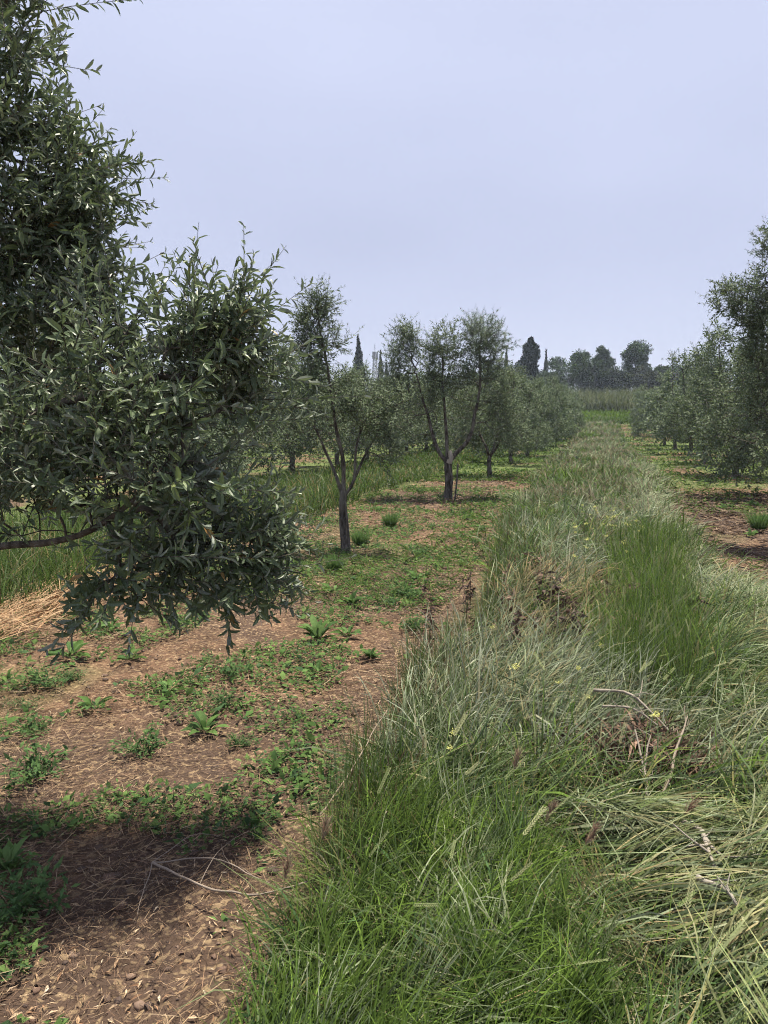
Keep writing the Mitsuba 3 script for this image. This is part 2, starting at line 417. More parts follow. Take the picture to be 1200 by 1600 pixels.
# the second olive of the left row: slim trunk, one tall tuft
def second_olive():
    x, y = -2.96, 8.84
    z0 = on_ground(x, y) - .05
    limbs = [([(x + .02, y, z0), (x - .01, y, .35), (x, y, .74)], .050, .046),
             ([(x, y, .66), (-3.08, 8.8, 1.0), (-3.22, 8.78, 1.33), (-3.42, 8.74, 1.8)], .027, .009),
             ([(x, y, .68), (-2.97, 8.84, 1.15), (-3.06, 8.8, 1.6), (-3.12, 8.8, 2.1), (-3.26, 8.76, 2.9)], .031, .009),
             ([(x, y, .66), (-2.84, 8.87, .86), (-2.80, 8.89, 1.33), (-2.62, 8.95, 1.75)], .025, .008),
             ([(-2.84, 8.87, .86), (-2.72, 9.0, 1.2), (-2.5, 9.1, 1.6)], .02, .008)]
    c = [(-3.25, 8.76, 2.95, .13, 20), (-3.28, 8.76, 2.72, .17, 30), (-3.30, 8.76, 2.42, .19, 34), (-3.24, 8.76, 2.12, .18, 20), (-3.02, 8.83, 2.5, .12, 6),
         (-2.95, 8.85, 1.90, .26, 24), (-2.72, 8.9, 1.70, .30, 34), (-2.50, 8.95, 1.48, .28, 30), (-2.42, 8.97, 1.80, .2, 12), (-3.42, 8.7, 1.72, .30, 24), (-2.95, 9.2, 1.7, .35, 22), (-3.1, 8.5, 1.55, .25, 12), (-2.45, 9.0, 1.15, .18, 10)]
    c = [(*q[:4], int(q[4] * 1.35)) for q in c]
    return grow_tree(23, limbs, c, shell=.2, twig_len=(.14, .28), twigs=3, leaf=(.058, .0150), pair_gap=.026, tmpl=LEAF_LO, up=.4, droop=.2, sides=4)


k = numbered('olive_tree')
place_tree(k, second_olive(), bsdf='olive_leaf_far')
say(k, 'slim young olive with three thin limbs and a tall narrow tuft', 'olive tree')


def third_olive():
    x, y = -2.88, 15.18
    z0 = on_ground(x, y) - .05
    limbs = [([(x, y, z0), (x + .02, y, .4), (x, y, .80)], .085, .078),
             ([(x, y, .72), (-3.1, 15.1, 1.05), (-3.28, 15.06, 1.7), (-3.5, 15.0, 2.5)], .05, .014),
             ([(x, y, .74), (-2.92, 15.15, 1.4), (-2.99, 15.14, 2.3), (-3.0, 15.14, 3.0)], .045, .014),
             ([(x + .02, y, .74), (-2.72, 15.2, .92), (-2.45, 15.29, 1.28), (-2.30, 15.34, 2.2), (-2.3, 15.33, 3.1)], .055, .014)]
    c = [(-2.30, 15.33, 3.25, .30, 60), (-2.15, 15.4, 2.95, .36, 70), (-2.45, 15.3, 2.6, .34, 50), (-3.0, 15.14, 3.05, .28, 56), (-3.0, 15.1, 2.65, .36, 66), (-3.05, 15.1, 2.2, .34, 44),
         (-3.68, 14.95, 3.2, .25, 44), (-3.75, 14.95, 2.8, .34, 56), (-3.95, 14.86, 2.35, .36, 50), (-3.5, 15.0, 2.0, .42, 50), (-2.0, 15.45, 2.2, .42, 56), (-1.9, 15.5, 1.6, .34, 36), (-2.4, 15.9, 2.0, .5, 50), (-3.2, 15.8, 1.9, .5, 46), (-3.8, 15.1, 1.6, .4, 34)]
    c = [(*q[:4], int(q[4] * 1.4)) for q in c]
    return grow_tree(31, limbs, c, shell=.2, twig_len=(.2, .36), twigs=2, leaf=(.068, .019), pair_gap=.034, tmpl=LEAF_LO, up=.4, droop=.15, sides=4)


k = numbered('olive_tree')
place_tree(k, third_olive(), bsdf='olive_leaf_far')
say(k, 'open-crowned olive with a pale pruning cut at its fork and two stakes', 'olive tree')


scene[f'{k}__pruning_cut'] = tubes([np.array([[-2.84, 15.12, on_ground(-2.88, 15.18) + .74], [-2.80, 15.10, on_ground(-2.88, 15.18) + .86], [-2.83, 15.09, on_ground(-2.88, 15.18) + .98]])], [np.array([.062, .055, .04])], 8).ply('pale_wood', smooth=True)
scene['pale_wood'] = {'type': 'twosided', 'bsdf': {'type': 'diffuse', 'reflectance': {'type': 'rgb', 'value': [.30, .27, .22]}}}
say(f'{k}__pruning_cut', 'pale bare wood of a pruning cut')


def right_olive():
    x, y = 3.8, 10.6
    z0 = on_ground(x, y) - .05
    limbs = [([(x, y, z0), (x, y, .4), (x, y, .85)], .10, .085),
             ([(x, y, .8), (3.2, 10.6, 1.6), (2.5, 10.5, 2.5), (1.95, 10.45, 3.3)], .05, .014),
             ([(x, y, .8), (3.2, 10.4, 1.3), (2.5, 10.5, 1.7), (2.1, 10.5, 1.9)], .045, .012),
             ([(x, y, .8), (4.2, 10.9, 1.8), (4.4, 11.0, 3.0)], .05, .014)]
    c = [(2.02, 10.5, 3.72, .17, 30), (1.98, 10.5, 3.42, .16, 26), (1.52, 10.38, 3.06, .17, 30), (1.78, 10.42, 3.0, .26, 60), (2.1, 10.5, 2.75, .36, 90), (2.05, 10.5, 2.3, .36, 80), (2.2, 10.5, 1.8, .4, 80), (2.3, 10.5, 1.3, .32, 40),
         (2.8, 10.5, 2.9, .5, 90), (2.8, 10.5, 2.1, .5, 70), (2.4, 9.5, 1.9, .42, 60), (2.7, 9.3, 2.4, .5, 70), (3.2, 9.6, 2.0, .6, 80), (3.5, 10.6, 3.0, .7, 120), (4.4, 10.9, 2.6, .7, 110)]  # low boughs on the near side, out of view, added to shade the soil
    return grow_tree(41, limbs, c, twig_len=(.16, .30), twigs=3, leaf=(.058, .0155), pair_gap=.027, tmpl=LEAF_LO, up=.35, droop=.2, sides=4)


k = numbered('olive_tree')
place_tree(k, right_olive(), bsdf='olive_leaf_far')
say(k, 'tall olive at the right edge, its upper boughs against the sky', 'olive tree')


# ------------------------------------------------------------------ the other olives: a few forms, each tree a copy of its own
def form(seed, h, r, n, leaf, gap, twl, low=True):
    R = rng_of(seed)
    limbs = [([(0, 0, -.08), (.02, .01, .35), (0, 0, .72)], .085, .07)]
    c = []
    for k in range(4):
        a = k * PI / 2 + R.uniform(-.5, .5)
        q = np.array([math.cos(a), math.sin(a)])
        rr = r * R.uniform(.5, .75)
        top = h * R.uniform(.72, .92)
        limbs.append(([(0, 0, .66), (*(q * .35 * rr), h * .35), (*(q * .8 * rr), h * .58), (*(q * rr), top)], .045, .012))
        c += [(*(q * rr), top, r * .26, int(n * .09)), (*(q * rr * 1.05), h * .62, r * .40, int(n * .12)), (*(q * r * .72), h * .40, r * .36, int(n * .10))]
        c.append((*(q * r * .80), h * .24, r * .30, int(n * .08)))
        a2 = a + R.uniform(.5, 1.0)
        c += [(math.cos(a2) * r * .75, math.sin(a2) * r * .75, h * R.uniform(.3, .55), r * .3, int(n * .07))]
    c.append((0, 0, h * .62, r * .45, int(n * .10)))
    if not low: c = [q for q in c if q[2] - q[3] > .42]
    sub = []
    for x, y, z, q, m in c:
        for _ in range(4):
            d = unit(R.normal(size=3)) * q * .68
            sub.append((x + d[0], y + d[1], z + d[2], q * .46, max(2, m // 4)))
    c = sub
    return grow_tree(seed, limbs, c, shell=.15, twig_len=twl, twigs=2, leaf=leaf, pair_gap=gap, tmpl=LEAF_LO, up=.35, droop=.2, sides=4, wob=.04)


def olive_group(name, parts):
    lim, br, leaves, tmpl = parts
    trunk = Pile()
    for p in lim: trunk.add(np.vstack(p.v), np.vstack(p.f))
    trunk.add(np.vstack(br.v), np.vstack(br.f))
    scene[name] = {'type': 'shapegroup', 'trunk': trunk.ply('bark', smooth=True), 'crown': leaf_ply(leaves, tmpl, 'olive_leaf_far')}


MIDS = [('olive_form_a', 3.4, 1.5), ('olive_form_b', 3.2, 1.6), ('olive_form_c', 3.6, 1.45)]
for q, (nm, h, r) in enumerate(MIDS):
    olive_group(nm, form(60 + q, h, r, 540, (.095, .034), .050, (.2, .36), q == 1))
FARS = [('olive_form_d', 3.4, 1.6), ('olive_form_e', 3.3, 1.7)]
for q, (nm, h, r) in enumerate(FARS):
    olive_group(nm, form(80 + q, h, r, 280, (.15, .062), .075, (.22, .40), q == 0))
ROT = rng_of(7)


def olive_copy(nm, x, y, s, label, group=None, dz=0):
    k = numbered('olive_tree')
    scene[k] = {'type': 'instance', 'to_world': T().translate([x, y, on_ground(x, y) + dz]).rotate([0, 0, 1], float(ROT.uniform(0, 360))).scale(s), 'form': {'type': 'ref', 'id': nm}}
    say(k, label, 'olive tree', group)
    say(f'{k}__crown', kind='stuff')


ORD = ('first', 'second', 'third', 'fourth', 'fifth', 'sixth', 'seventh', 'eighth', 'ninth', 'tenth', 'eleventh', 'twelfth', 'thirteenth', 'fourteenth', 'fifteenth', 'sixteenth', 'seventeenth')
rowl = [(-2.88, 21.46, .84, 'fourth olive of the row left of the strip, dark stubby trunk'),
        (-3.0, 27.8, .92, 'fifth olive of the row left of the grass strip, round and dense')]
for q, (x, y, s, lab) in enumerate(rowl): olive_copy(MIDS[q % 3][0], x, y, s, lab)
for q, y in enumerate((34.1, 40.4, 46.8, 53.1, 59.4)):
    olive_copy((MIDS[2], *FARS)[q % 3][0] if y < 36 else FARS[q % 2][0], -2.9 + ROT.normal() * .15, y, float(ROT.uniform(1.0, 1.12)), f'{ORD[q + 5]} olive of the row left of the grass strip', 'far olives left of the grass strip')
rowr = [(3.85, 17.0, 1.10, 'dense olive tree at the right edge behind the tallest one there'),
        (3.76, 23.3, 1.14, 'olive tree on the right with two dark trunks showing by the shaded soil'),
        (3.71, 29.7, 1.18, 'olive tree on the right just beyond the one with two dark trunks')]
for q, (x, y, s, lab) in enumerate(rowr): olive_copy(MIDS[(q + 1) % 3][0], x, y, s, lab)
for q, y in enumerate((36.1, 42.5, 48.9)):
    olive_copy(FARS[q % 2][0], 3.9, y, float(ROT.uniform(1.08, 1.2)), f'{ORD[q + 4]} olive of the row right of the grass strip', 'middle olives right of the grass strip')
olive_copy(FARS[0][0], 4.05, 58.6, .95, 'small far olive with a clear dark trunk, right of the end of the grass strip')
for x, y in ((4.0, 65.0), (4.2, 71.4), (10.6, 60), (10.7, 66.5), (10.5, 73)):
    olive_copy(FARS[1][0], x, y, float(ROT.uniform(.85, 1.0)), 'olive tree in the farthest clump right of the grass strip', 'farthest olives right of the grass strip')
for x0, ys in ((-8.4, np.arange(13.4, 62, 3.5)), (-16.3, np.arange(19.5, 62, 5.0)), (-23.3, np.arange(27.5, 62, 5.6)), (-30, np.arange(35.5, 62, 6.3))):
    for q, y in enumerate(ys):
        nm = ('olive_form_b' if x0 > -9 and q % 2 else MIDS[int(ROT.integers(3))][0]) if y < 33 else FARS[int(ROT.integers(2))][0]
        olive_copy(nm, x0 + float(ROT.normal() * .2), float(y), float(ROT.uniform(.92, 1.12)), f'{ORD[q]} olive, counted from the front, of the {ORD[int((-x0 + 4) // 7)]} row beyond the tall grass', 'olives of the left rows')


# stakes
def stake(base, top, r, label):
    k = numbered('tree_stake')
    b = np.array([base[0], base[1], on_ground(*base) - .1]); t = np.array(top)
    p = smooth_path([b, (b + t) / 2 + np.array([.008, 0, 0]), t], .15)
    scene[k] = tubes([p], [np.full(len(p), r)], 7).ply('bark', smooth=True)
    say(k, label, 'stake')


stake((-2.86, 8.80), (-2.95, 8.80, .78), .014, 'thin leaning stake at the foot of the slim young olive')
stake((-2.78, 15.1), (-2.84, 15.08, .85), .02, 'stake close against the trunk of the open-crowned olive')
stake((-2.72, 15.05), (-2.66, 15.1, .72), .018, 'shorter stake just right of the open-crowned olive trunk')


# ------------------------------------------------------------------ grass
def blades(R, x, y, L, w, az, ph0, ph1, seg, base, tip, z0=0.0, jit=.25, curl=0.0):
    """Ribbons of grass. az: direction of lean; ph0, ph1: angle from upright at root and tip; base, tip: colours (n, 3)."""
    n = len(x)
    t = np.arange(seg + 1) / seg
    ph = ph0[:, None] + (ph1 - ph0)[:, None] * t[None] ** 1.2
    a2 = az[:, None] + curl * R.normal(size=(n, 1)) * t[None]
    st = (L / seg)[:, None]
    hx = np.cumsum(np.sin(ph) * st * np.cos(a2), 1) - (np.sin(ph) * st * np.cos(a2))[:, :1]
    hy = np.cumsum(np.sin(ph) * st * np.sin(a2), 1) - (np.sin(ph) * st * np.sin(a2))[:, :1]
    hz = np.cumsum(np.cos(ph) * st, 1) - (np.cos(ph) * st)[:, :1]
    px, py = x[:, None] + hx, y[:, None] + hy
    floor = gz(px, py)
    pz = np.maximum(floor[:, :1] + z0 + hz, floor + .006 + .05 * R.random((n, 1)))
    C = np.stack([px, py, pz], -1)
    tw = R.uniform(0, PI, n)
    side = np.stack([-np.sin(az) * np.cos(tw) , np.cos(az) * np.cos(tw), np.sin(tw) * .6], -1)
    side = unit(side)[:, None]
    prof = np.interp(t, [0, .35, .75, 1], [.75, 1, .7, .08])
    hw = (w[:, None] * prof[None] * .5)[..., None]
    Vv = np.stack([C - side * hw, C + side * hw], 2).reshape(n, -1, 3)
    f = []
    for s in range(seg):
        f += [[2 * s, 2 * s + 1, 2 * s + 3], [2 * s, 2 * s + 3, 2 * s + 2]]
    k = np.clip(t * 1.15, 0, 1)[None, :, None]
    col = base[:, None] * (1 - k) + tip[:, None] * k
    col = col * (1 + jit * (R.random((n, 1, 1)) - .5) * 2)
    col = np.repeat(col[:, :, None], 2, 2).reshape(n, -1, 3)
    return Vv, tile_faces(f, n, 2 * seg + 2), col, C


def log_y(R, n, y0, y1):
    return y0 * (y1 / y0) ** R.random(n)


def pick(R, n, cols, p=None):
    cols = np.array(cols, float)
    return cols[R.choice(len(cols), n, p=p)]


G_DARK, G_MID, G_FRESH, G_BLUE = (.032, .052, .018), (.076, .124, .030), (.130, .205, .040), (.112, .158, .078)  # the dark green, used at blade roots, paints in shade between blades
G_PALE, G_STRAW, G_DRY, G_BROWN = (.29, .33, .21), (.33, .30, .17), (.30, .22, .12), (.13, .085, .055)


def ears(R, pile, tips, dirs, L, col):
    """Flattened two-rowed grass ears: pairs of small pointed spikelets along the stalk's end."""
    n = len(tips)
    if not n: return
    dirs = unit(dirs)
    sid = unit(np.cross(dirs, R.normal(size=(n, 3))))
    nor = np.cross(dirs, sid)
    for k in range(12):
        p = tips + dirs * (L * (k / 12.0))[:, None]
        for sg in (1, -1):
            d = unit(dirs * .85 + sid * sg * .5)
            v, f, _ = leaf_arrays(p, d, nor, L * .15, L * .042, np.zeros(n), LEAF_LO)
            c = np.repeat(col[:, None] * R.uniform(.85, 1.15, (n, 1, 1)), 4, 1)
            pile.add(v, f, c)


def clumps(R, m, per, xf, y0, y1, sig, test=None):
    """m clumps of about per blades: x, y and the number of the clump of every blade."""
    cy = log_y(R, m, y0, y1)
    cx = xf(cy)
    if test is not None:
        k = test(cx, cy)
        cx, cy = cx[k], cy[k]
    m = len(cx)
    cnt = R.integers(int(per * .5), int(per * 1.5) + 1, m)
    ci = np.repeat(np.arange(m), cnt)
    sg = (sig * R.uniform(.6, 1.5, m))[ci]
    return cx[ci] + R.normal(size=len(ci)) * sg, cy[ci] + R.normal(size=len(ci)) * sg * 1.1, ci, m


def strip_grass():
    R = rng_of(101)
    hole = lambda x, y: .96 * np.exp(-((x - .33) ** 2 + (y - 2.66) ** 2) / .035) + .97 * np.exp(-((x - .23) ** 2 + (y - 3.28) ** 2) / .085) > R.random(len(x))
    green, pale, tall = Pile(), Pile(), Pile()

    def zone(n, xf, y0, y1, test=None):
        y = log_y(R, n, y0, y1)
        x = xf(y)
        if test is not None:
            k = test(x, y)
            x, y = x[k], y[k]
        return x, y

    span = lambda y: edge_left(y) + (edge_right(y) - edge_left(y)) * R.random(len(y))

    # undergrowth over the whole strip: short leaning blades
    x, y = zone(40000, lambda y: span(y) + .04, 1.25, 70, lambda x, y: ~hole(x, y))
    n = len(x); a = 2 * PI * fb(x, y, .9, 21) * 1.4 + R.normal(size=n) * .9
    L = R.uniform(.10, .28, n) * (.6 + .9 * fb(x, y, 1.2, 22))
    t = fb(x, y, 1.6, 23)[:, None]
    base = pick(R, n, [G_DARK, G_BROWN]); tip = rgb(G_MID) * (1 - t) + pick(R, n, [G_BLUE, G_FRESH, G_PALE, G_DRY], [.45, .2, .25, .1]) * t
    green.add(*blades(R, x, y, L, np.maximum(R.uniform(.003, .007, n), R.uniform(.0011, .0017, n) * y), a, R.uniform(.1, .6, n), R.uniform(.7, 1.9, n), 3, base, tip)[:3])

    # foreground: fresh standing green in tufts
    inner = lambda x, y: (x > edge_left(y) + .10) & (x + .42 * (y - 1.7) < .12)
    x, y, ci, m = clumps(R, 950, 30, lambda y: -1.0 + 1.3 * R.random(len(y)), 1.2, 3.3, .035, inner)
    n = len(x); a = (.5 + R.normal(size=m) * .9)[ci] + R.normal(size=n) * .45
    L = R.uniform(.10, .30, n) * R.uniform(.55, 1.35, m)[ci]
    tip = pick(R, m, [G_FRESH, G_MID, G_BLUE, G_PALE], [.42, .36, .14, .08])[ci] * R.uniform(.7, 1.2, (m, 1))[ci] * R.uniform(.6, 1.25, (n, 1))
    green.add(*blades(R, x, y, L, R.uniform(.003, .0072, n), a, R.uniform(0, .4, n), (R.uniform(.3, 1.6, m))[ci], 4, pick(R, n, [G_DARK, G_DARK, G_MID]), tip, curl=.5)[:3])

    # broad-bladed dark tufts among it
    x, y, ci, m = clumps(R, 130, 14, lambda y: -.9 + 2.0 * R.random(len(y)), 1.5, 6, .03, lambda x, y: (x > edge_left(y) + .12) & ~hole(x, y))
    n = len(x)
    green.add(*blades(R, x, y, R.uniform(.10, .30, n), R.uniform(.006, .012, n), R.uniform(0, 2 * PI, n), R.uniform(.1, .7, n), R.uniform(.9, 2.1, n), 4, pick(R, n, [G_DARK]), pick(R, m, [(.06, .115, .045), (.085, .15, .06), (.05, .09, .04)])[ci], curl=.3)[:3])

    # broken pale straws thrown over the top
    x, y = zone(2600, lambda y: -.6 + 2.2 * R.random(len(y)), 1.6, 9, lambda x, y: (x > edge_left(y) + .1) & (x < edge_right(y)) & ~hole(x, y))
    n = len(x); a = R.uniform(0, 2 * PI, n)
    for half in range(2):
        V_, f, c, C = blades(R, x, y, R.uniform(.08, .26, n), np.maximum(.0026, .0008 * y), a, R.uniform(1.0, 1.7, n), R.uniform(1.2, 1.8, n), 2, pick(R, n, [G_STRAW, G_DRY, (.36, .35, .25)]), pick(R, n, [G_STRAW, G_PALE, (.38, .37, .28)]), z0=.12 * R.random((n, 1)))
        pale.add(V_, f, c)
        a = a + R.normal(size=n) * .9; x, y = C[:, -1, 0], C[:, -1, 1]

    # thin stalks with ears through the near grass
    x, y = zone(420, lambda y: -.95 + 2.0 * R.random(len(y)), 1.5, 4.2, lambda x, y: x > edge_left(y) + .12)
    n = len(x)
    V_, f, c, C = blades(R, x, y, R.uniform(.28, .52, n), np.full(n, .0026), .6 + R.normal(size=n) * .5, R.uniform(.1, .5, n), R.uniform(.6, 1.4, n), 5, pick(R, n, [G_MID, G_BLUE]), pick(R, n, [G_PALE, G_FRESH, G_BLUE]))
    green.add(V_, f, c)
    k = R.random(n) < .42; m = int(k.sum())
    ears(R, green, C[k, -1], C[k, -1] - C[k, -2], R.uniform(.06, .12, m), pick(R, m, [(.20, .23, .11), (.15, .20, .075), (.25, .26, .14)]))

    # upright thin stems along the left edge
    x, y, ci, m = clumps(R, 420, 7, lambda y: edge_left(y) + .04 + .34 * R.random(len(y)) ** 1.4, 2.2, 12, .03)
    n = len(x)
    V_, f, c, C = blades(R, x, y, R.uniform(.16, .46, n) * R.uniform(.6, 1.2, m)[ci], np.maximum(.0024, .0009 * y), R.uniform(0, 2 * PI, n), R.uniform(0, .16, n), R.uniform(.05, .6, n), 4, pick(R, n, [G_DARK, G_MID]), pick(R, n, [G_MID, G_BLUE, G_BROWN], [.5, .3, .2]))
    tall.add(V_, f, c)
    k = R.random(n) < .4
    ears(R, tall, C[k, -1], C[k, -1] - C[k, -2], R.uniform(.03, .06, int(k.sum())), pick(R, int(k.sum()), [G_BLUE, G_MID, G_BROWN]))

    # flattened pale grass: the swirl in the right foreground
    def lay(x, y):
        k = sstep(2.45, 3.1, y)
        a1, a2 = .62 + .25 * np.sin(3 * x), -0.95 + .55 * np.clip(y - 3.4, -1, 2)
        v = np.stack([np.cos(a1) * (1 - k) + np.cos(a2) * k, np.sin(a1) * (1 - k) + np.sin(a2) * k], -1)
        return np.arctan2(v[:, 1], v[:, 0]) + 2.6 * (fb(x, y, 1.7, 27) - .5)

    def swirl(x, y):
        return (x > .22 - .42 * (y - 1.8) * (y < 3) + .35 * (fb(x, y, 2.5, 28) - .5) + np.where(y > 3, .30, 0)) & (x < edge_right(y) + .5 * (1 - sstep(4, 7, y))) & ~((x > .02) & (x < .62 + .06 * (y - 4.4)) & (y > 4.3)) & ~hole(x, y) & (fb(x, y, 3.0, 36) > .33)

    x, y, ci, m = clumps(R, 2000, 18, lambda y: -.5 + 2.4 * R.random(len(y)), 1.3, 7.5, .05, swirl)
    n = len(x); a = lay(x, y) + (R.normal(size=m) * .36)[ci] + R.normal(size=n) * .20
    L = R.uniform(.16, .50, n) * R.uniform(.7, 1.25, m)[ci]
    base = pick(R, n, [G_BLUE, G_MID, G_DARK, G_DRY], [.25, .30, .35, .10])
    tip = pick(R, m, [G_PALE, G_BLUE, G_STRAW, (.20, .235, .095), (.27, .285, .14), (.36, .37, .24)], [.30, .10, .12, .18, .16, .14])[ci] * R.uniform(.5, 1.3, (n, 1))
    V_, f, c, C = blades(R, x, y, L, np.maximum(R.uniform(.0032, .0080, n), .0011 * y), a, (R.uniform(.75, 1.4, m))[ci], R.uniform(1.35, 1.78, n), 5, base, tip, z0=.15 * R.random((m, 1))[ci], curl=.35)
    pale.add(V_, f, c)
    k = R.random(n) < .009
    ears(R, pale, C[k, -1], C[k, -1] - C[k, -2] + np.array([0, 0, -.004]), R.uniform(.06, .11, int(k.sum())), pick(R, int(k.sum()), [(.24, .26, .14), G_STRAW, (.20, .24, .10)]))

    # tumbled blue-green and pale grass of the middle, both sides of the standing clump
    x, y, ci, m = clumps(R, 2300, 11, lambda y: edge_left(y) + .12 + 1.75 * R.random(len(y)), 2.8, 12, .055, lambda x, y: ~hole(x, y) & (x < edge_right(y)) & ~((x > .04) & (x < .6 + .06 * (y - 4.4)) & (y > 4.2) & (y < 9)))
    n = len(x); a = (2 * PI * R.random(m))[ci] * .5 - .8 + 3.0 * (fb(x, y, .8, 31) - .5) + R.normal(size=n) * .5
    L = R.uniform(.14, .46, n) * R.uniform(.6, 1.25, m)[ci]
    t = fb(x, y, 1.1, 32)
    tip = np.where((t > .43)[:, None], pick(R, m, [G_PALE, G_BLUE, (.30, .33, .25), G_STRAW], [.42, .16, .3, .12])[ci], pick(R, m, [G_BLUE, G_MID, G_FRESH], [.5, .4, .1])[ci])
    dead = (y > 4.9) & (y < 7.2) & (x > -.7) & (x < .35) & (R.random(m)[ci] < .5)
    tip = np.where(dead[:, None], pick(R, n, [G_STRAW, G_DRY, (.2, .15, .1)]), tip) * R.uniform(.45, 1.35, (n, 1))
    pale.add(*blades(R, x, y, L, np.maximum(R.uniform(.004, .0085, n), R.uniform(.0010, .0019, n) * y), a, (R.uniform(.05, .9, m))[ci], (R.uniform(.6, 1.9, m))[ci] + R.normal(size=n) * .2, 4, pick(R, n, [G_BLUE, G_DARK, G_DRY], [.22, .6, .18]), tip, z0=.08 * R.random((m, 1))[ci], curl=.5)[:3])

    # the standing clump
    x, y, ci, m = clumps(R, 520, 15, lambda y: .06 + .03 * (y - 4.4) + (.52 + .05 * (y - 4.4)) * R.random(len(y)), 4.1, 9.5, .05)
    n = len(x)
    L = R.uniform(.28, .60, n) * R.uniform(.7, 1.2, m)[ci] * (1 - .35 * np.abs((x - .32 - .055 * (y - 4.4)) / .42)).clip(.3, 1)
    V_, f, c, C = blades(R, x, y, L, np.maximum(.003, .00095 * y), R.uniform(0, 2 * PI, n), R.uniform(0, .18, n), (R.uniform(.05, .9, m))[ci], 4, pick(R, n, [G_DARK, G_MID, G_BROWN], [.4, .45, .15]), pick(R, n, [G_MID, G_FRESH, G_BLUE, (.2, .22, .11)], [.42, .30, .18, .10]))
    tall.add(V_, f, c)
    k = R.random(n) < .07
    ears(R, tall, C[k, -1], C[k, -1] - C[k, -2], R.uniform(.05, .09, int(k.sum())), pick(R, int(k.sum()), [(.24, .26, .14), (.2, .2, .1)]))

    # pale streak along the right edge and the far strip
    x, y, ci, m = clumps(R, 520, 16, lambda y: edge_right(y) - .42 + .34 * R.random(len(y)), 5.0, 26, .06)
    n = len(x); a = (1.2 + R.normal(size=m) * .9)[ci] + R.normal(size=n) * .3
    pale.add(*blades(R, x, y, R.uniform(.18, .45, n), np.maximum(.004, .0010 * y), a, R.uniform(.2, .7, n), R.uniform(1.0, 1.9, n), 4, pick(R, n, [G_BLUE, G_DRY]), pick(R, n, [G_PALE, G_BLUE, (.30, .33, .22)]), curl=.3)[:3])
    x, y, ci, m = clumps(R, 4300, 7, span, 8.0, 85, .10)
    n = len(x); a = R.uniform(0, 2 * PI, n)
    t = fb(x * 1.5, y * .5, .8, 35) + .1 * R.normal(size=m)[ci]
    tip = np.where((t > .48)[:, None], pick(R, m, [G_PALE, (.25, .21, .155), (.20, .165, .115), G_BLUE, (.28, .29, .20)], [.28, .24, .14, .16, .18])[ci], pick(R, m, [G_MID, G_BLUE, G_FRESH, (.16, .13, .085)], [.34, .34, .12, .2])[ci])
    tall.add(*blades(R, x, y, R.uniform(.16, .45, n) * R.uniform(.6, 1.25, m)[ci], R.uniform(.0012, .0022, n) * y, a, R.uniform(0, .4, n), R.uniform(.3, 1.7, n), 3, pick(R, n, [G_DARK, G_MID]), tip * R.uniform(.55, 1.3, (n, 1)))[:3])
    return green, pale, tall


green, pale, tall = strip_grass()
scene['grass_undergrowth'] = green.ply('grass'); say('grass_undergrowth', 'fresh green grass of the strip, thickest at the bottom of the frame', 'grass', kind='stuff')
scene['flattened_grass'] = pale.ply('grass'); say('flattened_grass', 'pale flattened grass swept into swirls along the middle strip', 'grass', kind='stuff')
scene['standing_grass'] = tall.ply('grass'); say('standing_grass', 'upright stems of tall grass with ears in and along the strip', 'grass', kind='stuff')


def side_grass():
    R = rng_of(131)
    p = Pile()
    # the tall bright strip between the two left rows
    n = 30000
    y = log_y(R, n, 4.2, 60)
    lo, hi = -8.2, -4.45 + .5 * (fb(y * 0, y, .6, 41) - .5) * 2 - np.clip(5.5 - y, 0, 1) * .2
    x = lo + (hi - lo) * R.random(n)
    k = x > -2.2 - .85 * y
    x, y = x[k], y[k]; n = len(x)
    t = fb(x, y, .7, 42)
    tip = np.where((t > .5)[:, None], pick(R, n, [(.085, .135, .042), (.065, .10, .035), G_PALE, G_DRY], [.45, .35, .08, .12]), pick(R, n, [G_MID, (.055, .09, .03), G_BLUE, G_BROWN], [.4, .35, .15, .1]))
    L = R.uniform(.22, .60, n) * (.6 + .6 * t) * (1 - .45 * sstep(12, 22, y))
    p.add(*blades(R, x, y, L, np.maximum(.006, .0013 * np.hypot(x, y)), R.uniform(0, 2 * PI, n), R.uniform(0, .25, n), R.uniform(.2, 1.2, n), 3, pick(R, n, [G_DARK, G_MID]), tip)[:3])
    # thin green growth under both rows, thicker with distance
    n = 60000
    y = log_y(R, n, 6.0, 70)
    x = np.where(R.random(n) < .5, -4.6 + 3.4 * R.random(n), 1.4 + 7 * R.random(n))
    x = np.where(R.random(n) < .32, -26 + 18.5 * R.random(n), x)
    t = fb(x, y, .55, 43) + .22 * sstep(10, 30, y)
    k = (t + .12 * R.random(n) > .60) & (x > -2.2 - .8 * y)
    x, y = x[k], y[k]; n = len(x)
    L = R.uniform(.05, .22, n)
    p.add(*blades(R, x, y, L, np.maximum(.008, .0016 * np.hypot(x, y)), R.uniform(0, 2 * PI, n), R.uniform(.1, .8, n), R.uniform(.8, 1.7, n), 2, pick(R, n, [G_DARK, G_MID]), pick(R, n, [(.105, .16, .05), G_MID, G_BLUE], [.35, .5, .15]))[:3])
    return p


scene['side_grass'] = side_grass().ply('grass'); say('side_grass', 'bright tall grass beyond the left row and green growth under the trees', 'grass', kind='stuff')


